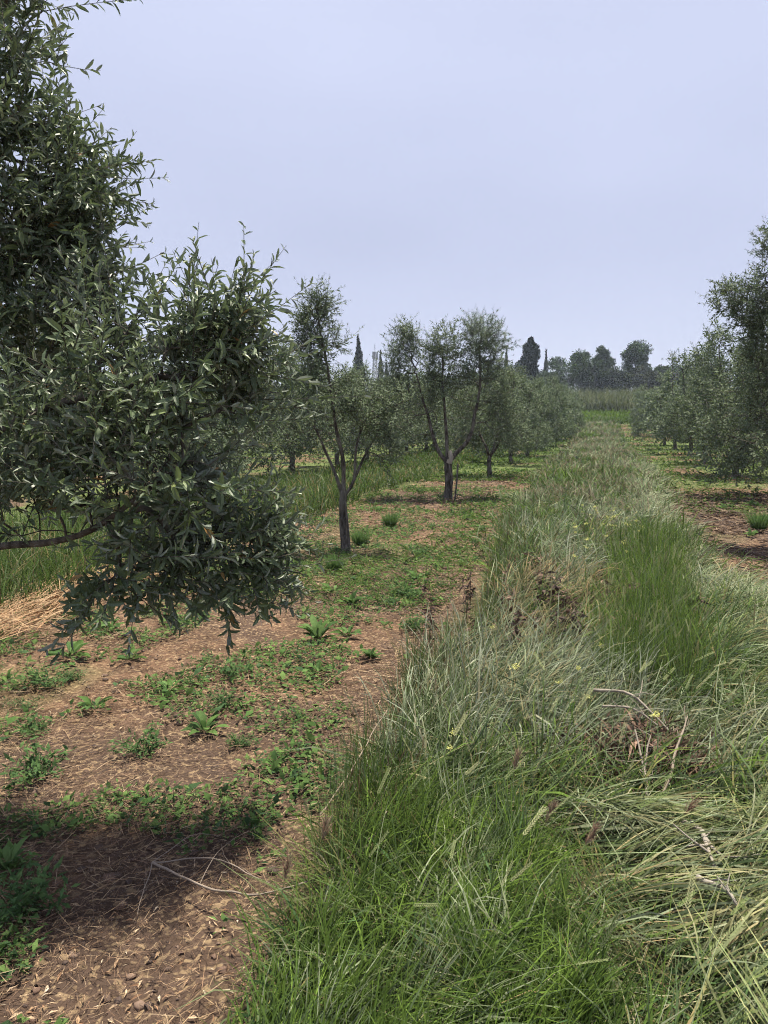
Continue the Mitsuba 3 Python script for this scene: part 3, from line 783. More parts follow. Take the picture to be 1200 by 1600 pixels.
def ground_herbs():
    """Small creeping herbs in patches on the bare soil."""
    R = rng_of(151)
    p = Pile()
    n = 130000
    y = log_y(R, n, 1.5, 18)
    x = -4.6 + 3.6 * R.random(n)
    t = fb(x, y, 2.3, 51, 4) + .05 * sstep(4.5, 9, y) - .035 * (1 - sstep(2.8, 4.2, y))
    k = (t + .12 * (R.random(n) - .5) > .575) & (x < edge_left(y)) & (x > -1.2 - .85 * y)
    x, y = x[k], y[k]; n = len(x)
    P = np.stack([x, y, gz(x, y) + R.uniform(.004, .05, n)], -1)
    D = np.stack([*R.normal(size=(2, n)), R.uniform(-.1, .9, n)], -1)
    N = np.stack([*R.normal(size=(2, n)) * .5, np.ones(n)], -1)
    L = R.uniform(.012, .035, n) * (1 + .04 * y)
    L = L * np.exp(.35 * R.normal(size=n))
    v, f, _ = leaf_arrays(P, D, N, L, L * R.uniform(.25, .6, n), np.zeros(n), LEAF_LO)
    c = R.uniform(.6, 1.2, (n, 1)) * pick(R, n, [(.07, .13, .04), (.10, .17, .055), (.055, .10, .045), (.12, .19, .06)])
    p.add(v, f, np.repeat(c[:, None], 4, 1))
    return p


scene['ground_herbs'] = ground_herbs().ply('grass'); say('ground_herbs', 'low creeping green herbs in patches on the bare soil', 'ground cover', kind='stuff')


def litter():
    R = rng_of(161)
    p = Pile()
    # dead olive leaves
    n = 6500
    y = log_y(R, n, 1.3, 9)
    x = -4.4 + 3.6 * R.random(n)
    k = (x < edge_left(y) + .25) & (x > -1.3 - .9 * y) & (fb(x, y, 1.6, 61) + .18 * R.random(n) > .55)
    x, y = x[k], y[k]; n = len(x)
    P = np.stack([x, y, gz(x, y) + R.uniform(.004, .018, n)], -1)
    a = R.uniform(0, 2 * PI, n)
    D = np.stack([np.cos(a), np.sin(a), R.normal(size=n) * .25], -1)
    N = np.stack([*R.normal(size=(2, n)) * .5, np.ones(n)], -1)
    L = R.uniform(.015, .042, n)
    v, f, _ = leaf_arrays(P, D, N, L, L * R.uniform(.14, .28, n), np.zeros(n), LEAF_MID)
    c = pick(R, n, [(.30, .20, .12), (.22, .13, .075), (.40, .30, .20), (.13, .08, .05), (.45, .38, .28)], [.3, .3, .18, .14, .08]) * R.uniform(.8, 1.2, (n, 1))
    p.add(v, f, np.repeat(c[:, None], 5, 1))
    # straw
    n = 62000
    y = log_y(R, n, 1.3, 7); x = -4.0 + 3.4 * R.random(n)
    k = (x < edge_left(y) + .3) & (x > -1.0 - .75 * y) & (fb(x, y, 2.3, 66) + .3 * R.random(n) > .52)
    x, y = x[k], y[k]; n = len(x)
    c = pick(R, n, [(.20, .135, .080), (.135, .082, .050), (.29, .21, .13), (.075, .046, .032), (.048, .032, .024)], [.22, .28, .10, .24, .16])
    p.add(*blades(R, x, y, R.uniform(.012, .06, n), R.uniform(.0014, .0036, n), R.uniform(0, 2 * PI, n), R.uniform(1.1, 1.6, n), R.uniform(1.3, 1.8, n), 1, c, c, z0=.022 * R.random((n, 1)))[:3])
    n = 60000
    y = log_y(R, n, 1.3, 24)
    x = np.where(R.random(n) < .72, -4.4 + 3.5 * R.random(n), 1.0 + 3.2 * R.random(n))
    k = ((x < edge_left(y) + .3) | (x > edge_right(y) - .1)) & (x > -1.3 - .9 * y) & (fb(x, y, 1.7, 62) + .22 * R.random(n) > .57)
    x, y = x[k], y[k]; n = len(x)
    L = R.uniform(.03, .14, n)
    c = pick(R, n, [(.24, .165, .095), (.17, .105, .065), (.32, .24, .155), (.08, .052, .036)], [.24, .30, .12, .34])
    p.add(*blades(R, x, y, L, np.maximum(.0022, .0007 * y), R.uniform(0, 2 * PI, n), R.uniform(1.25, 1.6, n), R.uniform(1.4, 1.8, n), 2, c, c, z0=.02 * R.random((n, 1)))[:3])
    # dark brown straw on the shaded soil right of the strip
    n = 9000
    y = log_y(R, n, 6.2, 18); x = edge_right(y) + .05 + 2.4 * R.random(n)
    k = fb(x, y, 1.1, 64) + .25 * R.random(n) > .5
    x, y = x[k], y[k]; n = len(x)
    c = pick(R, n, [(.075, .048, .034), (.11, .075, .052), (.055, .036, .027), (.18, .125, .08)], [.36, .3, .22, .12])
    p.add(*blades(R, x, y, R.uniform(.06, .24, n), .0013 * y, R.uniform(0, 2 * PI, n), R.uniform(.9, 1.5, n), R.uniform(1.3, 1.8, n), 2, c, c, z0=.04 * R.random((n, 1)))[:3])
    # the swept straw at the foot of the tall grass on the left
    n = 2000
    y = R.uniform(4.3, 7.0, n); x = -4.45 + .22 * R.normal(size=n) - .12 * (y - 5)
    c = pick(R, n, [(.34, .23, .13), (.25, .17, .10), (.28, .16, .085)])
    p.add(*blades(R, x, y, R.uniform(.15, .4, n), np.full(n, .006), 1.1 + R.normal(size=n) * .6, R.uniform(.6, 1.3, n), R.uniform(1.3, 1.8, n), 3, c, c, z0=.05 * R.random((n, 1)))[:3])
    return p


def clods():
    R = rng_of(171)
    t = trimesh.creation.icosahedron()
    n = 3000
    y = log_y(R, n, 1.3, 14); x = -4.5 + 3.6 * R.random(n)
    x = np.where(R.random(n) < .12, 1.5 + 2 * R.random(n), x)
    k = ((x < edge_left(y)) | (x > edge_right(y))) & (x > -1.3 - .9 * y) & (fb(x, y, 1.3, 63) + .3 * R.random(n) > .56)
    x, y = x[k], y[k]; n = len(x)
    r = .004 + .016 * R.random(n) ** 3
    v = t.vertices[None] * r[:, None, None] * (1 + .35 * R.normal(size=(n, 12, 1))) * np.array([1, 1, .65])
    v = v + np.stack([x, y, gz(x, y) + r * .2], -1)[:, None]
    c = pick(R, n, [(.105, .066, .048), (.075, .05, .038), (.14, .095, .07), (.06, .042, .035)])
    return mikit.ply((v.reshape(-1, 3), tile_faces(t.faces, n, 12)), 'dry', color=np.repeat(c[:, None], 12, 1).reshape(-1, 3), smooth=True)


scene['soil_clods'] = clods(); say('soil_clods', 'small crumbs and clods of brown soil', 'soil clods', kind='stuff')
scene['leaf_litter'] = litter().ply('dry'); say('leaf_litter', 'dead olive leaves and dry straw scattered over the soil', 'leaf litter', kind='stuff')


# ------------------------------------------------------------------ weeds on the soil, one by one
BROAD = (np.array([[0, 0, 0], [.22, .22, .06], [.22, 0, .0], [.22, -.22, .06], [.55, .5, .10], [.55, 0, .02], [.55, -.5, .10], [.82, .36, .0], [.82, 0, -.06], [.82, -.36, .0], [1, 0, -.16]]),
         np.array([[0, 2, 1], [0, 3, 2], [1, 2, 5], [1, 5, 4], [2, 3, 6], [2, 6, 5], [4, 5, 8], [4, 8, 7], [5, 6, 9], [5, 9, 8], [7, 8, 10], [8, 9, 10]]), np.zeros(11))


def rosette(name, seed, n, L, W, rise, cols):
    R = rng_of(seed)
    g = {'type': 'shapegroup'}
    for k in range(n):
        a = k * 2.4 + R.normal() * .25
        e = rise * (.35 + .65 * k / n) + R.normal() * .12
        d = np.array([[math.cos(a) * math.cos(e), math.sin(a) * math.cos(e), math.sin(e)]])
        nn = np.array([[-math.cos(a) * math.sin(e), -math.sin(a) * math.sin(e), math.cos(e)]]) + R.normal(size=(1, 3)) * .2
        l = np.array([L * R.uniform(.65, 1.15)])
        v, f, _ = leaf_arrays(np.array([[0, 0, .01]]) + d * .01, d, nn, l, l * W, np.zeros(1), BROAD)
        v = v + R.normal(size=v.shape) * L * .02
        c = np.repeat(pick(R, 1, cols)[:, None], 11, 1) * R.uniform(.85, 1.15)
        g['leaf' + (f'_{k:03d}' if k else '')] = mikit.ply((v.reshape(-1, 3), f), 'grass', color=c.reshape(-1, 3), smooth=True)
    scene[name] = g


def tuft(name, seed, n, h, spread_, cols):
    R = rng_of(seed)
    a = R.uniform(0, 2 * PI, n)
    r = spread_ * np.sqrt(R.random(n)) * .4
    t = np.linspace(0, 1, 4)
    ph = R.uniform(0, .25, n)[:, None] + (R.uniform(.2, 1.1, n) * spread_ / .12)[:, None] * t[None] * .6
    L = h * R.uniform(.5, 1.1, n)
    rad = r[:, None] + np.cumsum(np.sin(ph), 1) * (L / 3)[:, None] * np.where(t > 0, 1, 0)[None]
    z = np.cumsum(np.cos(ph), 1) * (L / 4)[:, None] - (np.cos(ph) * (L / 4)[:, None])[:, :1]
    C = np.stack([rad * np.cos(a)[:, None], rad * np.sin(a)[:, None], z - .005], -1)
    s = np.stack([-np.sin(a), np.cos(a), R.normal(size=n) * .5], -1)[:, None]
    hw = np.array([.8, 1, .75, .1])[None, :, None] * .0021
    v = np.stack([C - s * hw, C + s * hw], 2).reshape(n, 8, 3)
    f = []
    for q in range(3): f += [[2 * q, 2 * q + 1, 2 * q + 3], [2 * q, 2 * q + 3, 2 * q + 2]]
    c = pick(R, n, cols)[:, None] * np.linspace(.7, 1.15, 4)[None, :, None]
    c = np.repeat(c[:, :, None], 2, 2).reshape(n, 8, 3)
    scene[name] = {'type': 'shapegroup', 'blades': mikit.ply((v.reshape(-1, 3), tile_faces(f, n, 8)), 'grass', color=c.reshape(-1, 3))}


W_COL = [(.075, .135, .042), (.095, .165, .05), (.06, .11, .04), (.11, .18, .065)]
rosette('rosette_form_a', 201, 16, .115, .36, 1.0, W_COL)
rosette('rosette_form_b', 202, 20, .10, .30, 1.1, W_COL)
rosette('rosette_form_c', 203, 12, .14, .30, .8, W_COL)
rosette('rosette_form_d', 204, 16, .13, .34, 1.1, [(.17, .21, .17), (.14, .19, .14), (.20, .24, .20)])
tuft('tuft_form_a', 211, 420, .26, .10, W_COL)


def herb(name, seed, n, r, h, leaf, cols):
    """A low branching herb: short stems in a loose dome, set with small leaves."""
    R = rng_of(seed)
    p = Pile()
    stems = []
    for q in range(14):
        a, e = R.uniform(0, 2 * PI), R.uniform(.25, 1.3)
        stems.append(np.array([math.cos(a) * math.cos(e) * r, math.sin(a) * math.cos(e) * r, math.sin(e) * h]) * R.uniform(.6, 1.1))
    stems = np.array(stems)
    q = R.integers(0, len(stems), n); t = R.uniform(.15, 1.05, n)[:, None]
    P = stems[q] * t + R.normal(size=(n, 3)) * np.array([.010, .010, .006]) + np.array([0, 0, .012])
    D = unit(stems[q]) * .5 + R.normal(size=(n, 3)) * np.array([.8, .8, .5])
    N = np.stack([*R.normal(size=(2, n)) * .6, np.ones(n)], -1)
    L = leaf * R.uniform(.5, 1.2, n)
    v, f, _ = leaf_arrays(P, D, N, L, L * R.uniform(.22, .45, n), np.zeros(n), LEAF_LO)
    p.add(v, f, np.repeat((pick(R, n, cols) * R.uniform(.75, 1.25, (n, 1)))[:, None], 4, 1))
    tb = tubes([np.array([[0, 0, 0], m * .6 + np.array([0, 0, .01]), m]) for m in stems], [np.array([.0016, .0012, .0008])] * len(stems), 3)
    v = np.vstack(tb.v)
    p.add(v, np.vstack(tb.f), np.repeat(rgb(cols[0])[None], len(v), 0))
    scene[name] = {'type': 'shapegroup', 'leaves': p.ply('grass')}


herb('tuft_form_b', 212, 330, .13, .10, .030, [(.075, .135, .05), (.10, .165, .06), (.06, .11, .045)])
herb('tuft_form_c', 213, 260, .16, .05, .024, [(.085, .14, .06), (.11, .17, .07), (.07, .12, .05)])
# (form, x, y, scale, label)
weeds = [
    ('rosette_form_a', -1.89, 3.38, 1.05, 'compact leafy weed alone on bare soil, nearest of the broad-leaved ones'),
    ('rosette_form_b', -1.92, 5.13, 1.75, 'large broad-leaved weed, the biggest leafy clump on the bare soil'),
    ('rosette_form_c', -1.72, 5.25, .95, 'small leafy weed just right of the biggest leafy clump'),
    ('tuft_form_a', -2.90, 9.30, 1.25, 'bushy green tuft at the foot of the slim young olive'),
    ('tuft_form_a', -2.97, 11.08, 1.35, 'upright grassy tuft on the soil beyond the slim young olive'),
    ('tuft_form_a', -2.64, 7.56, 1.05, 'upright green tuft on the soil in front of the slim young olive'),
    ('rosette_form_a', -1.99, 6.15, 1.15, 'round leafy weed between the upright tuft and the biggest leafy clump'),
    ('tuft_form_b', -1.99, 8.74, 1.6, 'wide low tuft right of the slim young olive'),
    ('tuft_form_b', -1.61, 6.57, 1.6, 'low spreading weed near the strip, level with the upright tuft'),
    ('tuft_form_b', -2.12, 4.18, 1.1, 'feathery green weed nearest under the tips of the hanging boughs'),
    ('tuft_form_b', -1.95, 3.72, 1.1, 'feathery green weed just behind the nearest compact leafy weed'),
    ('rosette_form_c', -1.66, 4.46, .9, 'pale leafy weed between the biggest leafy clump and the grass strip'),
    ('tuft_form_b', -1.31, 5.57, 1.4, 'dark grassy weed close to the edge of the grass strip'),
    ('rosette_form_c', -3.37, 4.26, 1.2, 'leafy weed patch on the left under the hanging boughs'),
    ('tuft_form_b', -3.17, 3.74, 1.3, 'feathery weed at the left edge in the sun'),
    ('rosette_form_c', -3.05, 6.30, 1.1, 'sprawling leafy weed just below the hanging bough tips'),
    ('rosette_form_a', -1.39, 3.12, .62, 'tiny leafy weed near the foot of the strip edge'),
    ('tuft_form_b', -2.38, 2.75, 1.5, 'shaded tuft at the upper edge of the big shadow on the left'),
    ('rosette_form_b', -1.96, 2.10, 1.05, 'shaded leafy weed at the left edge inside the big shadow'),
    ('tuft_form_a', 2.27, 11.98, 1.7, 'bright green tuft on the dark soil at the right edge'),
    ('rosette_form_a', -1.42, 4.8, .8, 'small leafy weed beside the strip, left of the brown dead stalks'),
    ('tuft_form_b', -2.05, 3.08, 1.2, 'thin grey-green weed just above the big shadow'),
    ('rosette_form_c', -3.5, 4.9, 1.0, 'leafy weed beside the swept straw on the left'),
    ('rosette_form_d', .31, 2.62, 1.0, 'grey-green leafy weed in the dark gap beside the pale cut branches'),
    ('rosette_form_d', .50, 3.95, .8, 'grey-green leafy weed at the right foot of the standing grass clump'),
    ('rosette_form_a', -.55, 3.75, 1.5, 'broad dark green weed leaves sticking out of the tumbled grass, left of two'),
    ('rosette_form_a', -.12, 3.6, 1.5, 'broad dark green weed leaves sticking out of the tumbled grass, right of two'),
    ('tuft_form_b', -1.75, 1.95, 1.5, 'shaded tuft at the lower left corner'),
]
WR = rng_of(17)
for frm, x, y, s, lab in weeds:
    k = numbered('weed')
    scene[k] = {'type': 'instance', 'form': {'type': 'ref', 'id': frm}, 'to_world': T().translate([x, y, on_ground(x, y)]).rotate([0, 0, 1], float(WR.uniform(0, 360))).scale(s)}
    say(k, lab, 'weed')
KIND = ('feathery', 'creeping', 'sprawling leafy', 'feathery', 'creeping', 'compact leafy')
for q in range(90):
    y = float(log_y(WR, 1, 3.0, 24)[0]); x = float(-4.1 + 2.8 * WR.random())
    if q % 6 == 5: x, y = float(1.9 + 1.2 * WR.random()), float(WR.uniform(9, 22))
    k = numbered('weed')
    s = float(WR.uniform(.55, .95)) * (1 + .02 * y)
    scene[k] = {'type': 'instance', 'form': {'type': 'ref', 'id': ('tuft_form_b', 'tuft_form_c', 'rosette_form_c', 'tuft_form_b', 'tuft_form_c', 'rosette_form_a')[q % 6]},
                'to_world': T().translate([x, y, on_ground(x, y)]).rotate([0, 0, 1], float(WR.uniform(0, 360))).scale(s)}
    zone_ = next(t for d, t in ((4.2, 'under the hanging boughs'), (6.0, 'level with the biggest leafy clump'), (8.2, 'just before the slim young olive'), (10.5, 'level with the slim young olive'), (14.5, 'before the open-crowned olive'), (18, 'just beyond the open-crowned olive'), (99, 'far down the row')) if y < d)
    side_ = 'right of the strip' if x > 0 else 'near the strip' if x > -2 else 'in mid soil' if x > -3.1 else 'on the left of the soil'
    say(k, f"{'tiny' if s < .75 else 'small'} {KIND[q % 6]} weed {side_}, {zone_}", 'weed', 'small weeds scattered on the soil')


# ------------------------------------------------------------------ fallen twigs, cut branches, dead stalks, barley heads, yellow flowers
def stick(name, paths, r, col, label, cat, group=None, lift=.02):
    if name == 'cut_branch': paths, r = [[(x * .91, y * .91, z + .07) for x, y, z in pts] for pts in paths], r * .85
    k = numbered(name)
    R = rng_of(len(scene))
    ps, rs = [], []
    for pts in paths:
        q = [(x, y, on_ground(x, y) + lift + z) for x, y, z in pts]
        p = smooth_path(q, .04)
        p = p + (np.stack([meshkit.noise(p * 12.0, s) for s in range(3)], -1) - .5) * .02
        ps.append(p); rs.append(np.linspace(r, r * .45, len(p)) * R.uniform(.85, 1.15, len(p))); r *= .75
    for q in range(3 * len(paths)):
        p = ps[q % len(paths)]; e = p[R.integers(len(p) // 4, len(p))]
        d = np.array([*R.normal(size=2), R.uniform(0, .8)]); d = d / np.linalg.norm(d) * R.uniform(.04, .13)
        ps.append(np.stack([e, e + d * .5 + R.normal(size=3) * .006, e + d])); rs.append(np.array([.35, .25, .15]) * rs[q % len(paths)][0])
    pile = tubes(ps, rs, 6)
    v, f = np.vstack(pile.v), np.vstack(pile.f)
    c = rgb(col)[None] * (.75 + .5 * meshkit.fbm(v * 60, 2, 1))[:, None]
    scene[k] = mikit.ply((v, f), 'dry', color=c, smooth=True)
    say(k, label, cat, group)


stick('fallen_twig', [[(-1.47, 2.24, .03), (-1.2, 2.12, .05), (-.95, 2.10, .06), (-.72, 2.28, .10), (-.66, 2.45, .16)], [(-1.47, 2.24, .03), (-1.25, 2.27, .05), (-1.0, 2.2, .04)], [(-1.47, 2.24, .03), (-1.42, 2.1, .02), (-1.36, 1.98, .02)],
                      [(-1.47, 2.24, .03), (-1.42, 2.40, .05), (-1.33, 2.46, .03)], [(-1.22, 2.13, .05), (-1.24, 2.32, .07), (-1.2, 2.45, .06)]], .0042, (.19, .155, .125), 'thin forked grey twig lying across the soil at the foot of the grass', 'twig')
stick('fallen_twig', [[(-.98, 2.62, .06), (-.9, 2.9, .20), (-.85, 3.1, .3)]], .004, (.25, .2, .15), 'short dry stem leaning out of the strip edge', 'twig')
stick('cut_branch', [[(.36, 2.93, .10), (.41, 2.78, .12), (.43, 2.62, .09)], [(.41, 2.78, .12), (.47, 2.7, .1)]], .013, (.21, .185, .155), 'pale grey cut branch poking out of the flattened grass at the right', 'branch')
stick('cut_branch', [[(.36, 2.52, .10), (.42, 2.45, .12), (.46, 2.38, .10)]], .013, (.24, .215, .18), 'thick grey branch end low at the right, nearest of the cut branches', 'branch')
stick('cut_branch', [[(.24, 3.12, .05), (.23, 3.3, .12), (.20, 3.46, .20)], [(.23, 3.3, .12), (.27, 3.42, .2)]], .009, (.20, .17, .14), 'pale forked stick standing at the near side of the brown dead heap', 'branch')
stick('cut_branch', [[(.02, 3.85, .20), (.2, 3.78, .22), (.36, 3.66, .14)], [(.06, 3.72, .17), (.2, 3.70, .2), (.31, 3.64, .16)]], .010, (.22, .19, .155), 'pair of pale sticks lying over the top of the brown dead heap', 'branch')
stick('cut_branch', [[(.30, 3.2, .08), (.38, 3.42, .17), (.43, 3.58, .24)]], .008, (.19, .155, .12), 'slanting stick on the right of the brown dead heap', 'branch')


def dead_heap():
    R = rng_of(301)
    p = Pile()
    n = 3600
    x, y = 0.22 + .17 * R.normal(size=n), 3.28 + .20 * R.normal(size=n)
    c = pick(R, n, [(.075, .045, .032), (.11, .065, .045), (.16, .10, .07), (.05, .032, .025)])
    p.add(*blades(R, x, y, R.uniform(.05, .22, n), R.uniform(.003, .016, n), R.uniform(0, 2 * PI, n), R.uniform(.2, 1.6, n), R.uniform(.8, 2.4, n), 3, c, c, z0=.20 * R.random((n, 1)) * np.exp(-((x - .22) ** 2 + (y - 3.28) ** 2) / .10)[:, None], curl=1.0)[:3])
    return p


scene['dead_plant_heap'] = dead_heap().ply('dry')
say('dead_plant_heap', 'tangled heap of dark brown dead plants in the flattened grass', 'dead plants', kind='stuff')


def dead_stalks():
    R = rng_of(305)
    for q in range(46):
        x, y = float(-.28 + .33 * R.normal()), float(5.6 + .7 * R.normal())
        if q > 38: x, y = float(-.2 + .15 * R.normal()), float(4.9 + .2 * R.normal())
        k = numbered('dead_dock')
        g = on_ground(x, y); h = R.uniform(.20, .42); a = R.uniform(0, 2 * PI); le = R.uniform(0, .5)
        pts = np.array([[x, y, g], [x + .3 * le * h * math.cos(a), y + .3 * le * h * math.sin(a), g + .55 * h], [x + le * h * math.cos(a), y + le * h * math.sin(a), g + h]])
        p = smooth_path(pts, .05)
        st = tubes([p], [np.linspace(.004, .002, len(p))], 5)
        v, f = np.vstack(st.v), np.vstack(st.f)
        col = pick(R, 1, [(.10, .062, .046), (.15, .10, .07), (.07, .048, .038)])[0]
        scene[f'{k}__stem'] = mikit.ply((v, f), 'dry', color=np.repeat(col[None], len(v), 0))
        m = 36
        t = R.uniform(.15, 1.0, m)
        P = np.stack([np.interp(t, np.linspace(0, 1, len(p)), p[:, s]) for s in range(3)], -1)
        D = np.stack([*R.normal(size=(2, m)), R.normal(size=m) * .5 - .35], -1)
        N = R.normal(size=(m, 3))
        L = R.uniform(.025, .085, m)
        v, f, _ = leaf_arrays(P, D, N, L, L * R.uniform(.2, .5, m), np.zeros(m), LEAF_MID)
        c = np.repeat((col * R.uniform(.6, 1.5, (m, 1)))[:, None], 5, 1)
        scene[f'{k}__dry_leaves'] = mikit.ply((v.reshape(-1, 3), f), 'dry', color=c.reshape(-1, 3))
        say(f'{k}__dry_leaves', kind='stuff')
        say(k, 'brown withered dock stalk in the dead patch at the middle of the strip', 'dead plant', 'withered dock stalks in the strip')


dead_stalks()


def barley(x, y, h, lean, label, hang=.3):
    k = numbered('wild_barley')
    R = rng_of(int(abs(x) * 1000 + y * 77))
    g = on_ground(x, y)
    p = smooth_path([(x, y, g), (x + .4 * lean[0], y + .4 * lean[1], g + .6 * h), (x + lean[0], y + lean[1], g + h)], .06)
    st = tubes([p], [np.linspace(.0016, .0012, len(p))], 4)
    v, f = np.vstack(st.v), np.vstack(st.f)
    scene[f'{k}__stalk'] = mikit.ply((v, f), 'dry', color=np.repeat(rgb((.14, .17, .06))[None], len(v), 0))
    d = unit(p[-1] - p[-3]); m = 90
    t = R.random(m)
    P = p[-1] + d * (t * .055)[:, None]
    D = unit(d + R.normal(size=(m, 3)) * .30)
    L = R.uniform(.03, .055, m)
    v, f, _ = leaf_arrays(P, D, R.normal(size=(m, 3)), L, np.full(m, .0022), np.zeros(m), LEAF_LO)
    c = pick(R, m, [(.26, .16, .12), (.32, .24, .17), (.18, .11, .085), (.26, .24, .14)])
    scene[f'{k}__seed_head'] = mikit.ply((v.reshape(-1, 3), f), 'grass', color=np.repeat(c[:, None], 4, 1).reshape(-1, 3))
    say(k, label, 'wild barley')


barley(-.80, 2.02, .28, (.03, .05), 'reddish bristly seed head at the left edge of the fresh grass, upper of two')
barley(-.83, 1.84, .26, (.02, .03), 'reddish bristly seed head at the left edge of the fresh grass, lower of two')
barley(-.28, 2.48, .34, (.04, .05), 'dull bristly seed head standing dark in the middle of the near grass')
barley(-.20, 2.25, .30, (.08, .04), 'reddish bristly seed head leaning right over the near grass')
barley(-.10, 2.18, .27, (.10, .05), 'pinkish bristly seed head at the right of the near grass')
barley(.22, 2.62, .22, (.10, .02), 'pinkish bristly seed head near the pale cut branch')


def flower_form():
    R = rng_of(321)
    p = tubes([np.array([[0, 0, 0], [.01, 0, .18], [.0, .01, .36]])], [np.array([.002, .0016, .0012])], 4)
    v, f = np.vstack(p.v), np.vstack(p.f)
    stem = mikit.ply((v, f), 'grass', color=np.repeat(rgb(G_MID)[None], len(v), 0))
    m = 46
    P = np.array([0, .01, .355]) + R.normal(size=(m, 3)) * np.array([.010, .010, .006])
    D = np.stack([*R.normal(size=(2, m)), R.uniform(.2, 1, m)], -1)
    L = R.uniform(.006, .012, m)
    v, f, _ = leaf_arrays(P, D, np.stack([*R.normal(size=(2, m)) * .5, np.ones(m)], -1), L, L * .8, np.zeros(m), LEAF_LO)
    c = pick(R, m, [(.50, .50, .16), (.56, .54, .26), (.38, .42, .12)])
    scene['flower_form'] = {'type': 'shapegroup', 'stem': stem, 'flower_head': mikit.ply((v.reshape(-1, 3), f), 'grass', color=np.repeat(c[:, None], 4, 1).reshape(-1, 3))}


flower_form()
FR = rng_of(33)
for x, y in [(-.35, 3.55), (-.15, 3.6), (.0, 3.45), (-.55, 3.1), (-.5, 2.85), (-.25, 4.2), (.05, 4.3), (-.1, 4.0), (-.6, 4.6), (.35, 3.25)]:
    k = numbered('yellow_flower')
    scene[k] = {'type': 'instance', 'form': {'type': 'ref', 'id': 'flower_form'}, 'to_world': T().translate([x, y, on_ground(x, y)]).rotate([0, 0, 1], float(FR.uniform(0, 360))).rotate([1, 0, 0], float(FR.uniform(-25, 25))).scale(float(FR.uniform(.7, 1.0)))}
    say(k, 'pale yellow flower head in the flattened grass in front of the standing clump', 'flower', 'yellow flowers in front of the standing clump')
for q in range(40):
    x, y = float(FR.uniform(-.35, .55)), float(FR.uniform(6.8, 11.0))
    k = numbered('yellow_flower')
    scene[k] = {'type': 'instance', 'form': {'type': 'ref', 'id': 'flower_form'}, 'to_world': T().translate([x, y, on_ground(x, y)]).rotate([0, 0, 1], float(FR.uniform(0, 360))).scale(float(FR.uniform(.75, 1.15)))}
    say(k, 'yellow-green flower head in the yellowish patch left behind the standing clump', 'flower', 'flowers of the yellowish patch')


# ------------------------------------------------------------------ the background beyond the grove
def leaf_cloud(R, blobs, size, cols, per=1.0, flat=.5, up=False):
    """Leaf clumps through the volume of ellipsoid blobs (x, y, z, rx, rz, n)."""
    p = Pile()
    for bx, by, bz, rx, rz, n in blobs:
        n = int(n * per)
        d = unit(R.normal(size=(n, 3)))
        q = np.array([bx, by, bz]) + d * (R.random((n, 1)) ** .45) * np.array([rx, rx, rz])
        D = unit(d * .5 + R.normal(size=(n, 3)) * .7 + (np.array([0, 0, 2.0]) if up else np.array([0, 0, .1])))
        N = unit(d + R.normal(size=(n, 3)) * flat)
        L = size * R.uniform(.6, 1.3, n)
        v, f, _ = leaf_arrays(q, D, N, L, L * R.uniform(.35, .7, n), np.zeros(n), LEAF_LO)
        c = pick(R, n, cols) * R.uniform(.75, 1.25, (n, 1))
        p.add(v, f, np.repeat(c[:, None], 4, 1))
    return p


D_GREEN = [(.036, .058, .024), (.048, .076, .030), (.064, .094, .036)]
C_GREEN = [(.016, .026, .016), (.022, .034, .020), (.028, .040, .022)]


def back_tree(name, label, cat, x, y, h, blobs, size, cols, trunk_r=.18, trunk_h=.5, seed=0, up=False, group=None):
    k = numbered(name)
    g = on_ground(x, y)
    R = rng_of(400 + seed)
    b = [(x + bx, y + by, g + bz, rx, rz, n) for bx, by, bz, rx, rz, n in blobs]
    p = smooth_path([(x, y, g - .2), (x + .1, y, g + h * trunk_h * .5), (x, y, g + h * trunk_h)], .5)
    paths, rs = [p], [np.linspace(trunk_r, trunk_r * .5, len(p))]
    for q in b[:4]:
        m = smooth_path([p[-1], (p[-1] + np.array(q[:3])) / 2 + np.array([0, 0, -.2]), np.array(q[:3])], .5)
        paths.append(m); rs.append(np.linspace(trunk_r * .45, trunk_r * .12, len(m)))
    scene[f'{k}__trunk'] = tubes(paths, rs, 6).ply('bark', smooth=True)
    scene[f'{k}__crown'] = leaf_cloud(R, b, size, cols, up=up).ply('foliage')
    say(f'{k}__crown', kind='stuff')
    say(k, label, cat, group)


def along(px, F):      # ground position F metres ahead of the camera, px in twelve-hundredths right of the axis
    return (F * (px * math.cos(YAW) - math.sin(YAW)), F * (px * math.sin(YAW) + math.cos(YAW)))


def cypress(px, F, top, w, label, seed, slim=1.0):
    x, y = along(px, F); g = on_ground(x, y); h = top - g
    R = rng_of(500 + seed)
    b = []
    for t in np.linspace(.06, .97, 13):
        r = w / 2 * min(1, (1 - t) * slim + .05 + (.2 if t < .8 else 0)) * (1.0 if t > .12 else .7) * R.uniform(.88, 1.08)
        b.append((R.normal() * .04 * w, R.normal() * .04 * w, t * h, r, h * .075, int(160 + 800 * r / 1.3)))
    back_tree('cypress', label, 'cypress', x, y, h, b, max(.30, w * .15), C_GREEN, trunk_r=.16, trunk_h=.6, seed=seed, up=True)


cypress(.1875, 128, 14.2, 2.9, 'broad dark cypress standing above the olives left of the grass strip', 1, 9.0)
cypress(-.0325, 150, 16.9, 2.4, 'pointed dark cypress above the olives behind the slim young olive', 2, 1.6)
cypress(.1565, 190, 18.6, 1.5, 'tiny pointed cypress just left of the broad one', 3, 1.5)
cypress(.2075, 190, 18.0, 1.5, 'tiny pointed cypress just right of the broad one', 4, 1.5)
cypress(-.0045, 170, 16.0, 1.5, 'slim far cypress right of the lattice mast', 5, 1.4)
cypress(.003, 170, 13.5, 1.3, 'lowest slim far cypress right of the lattice mast', 6, 1.4)


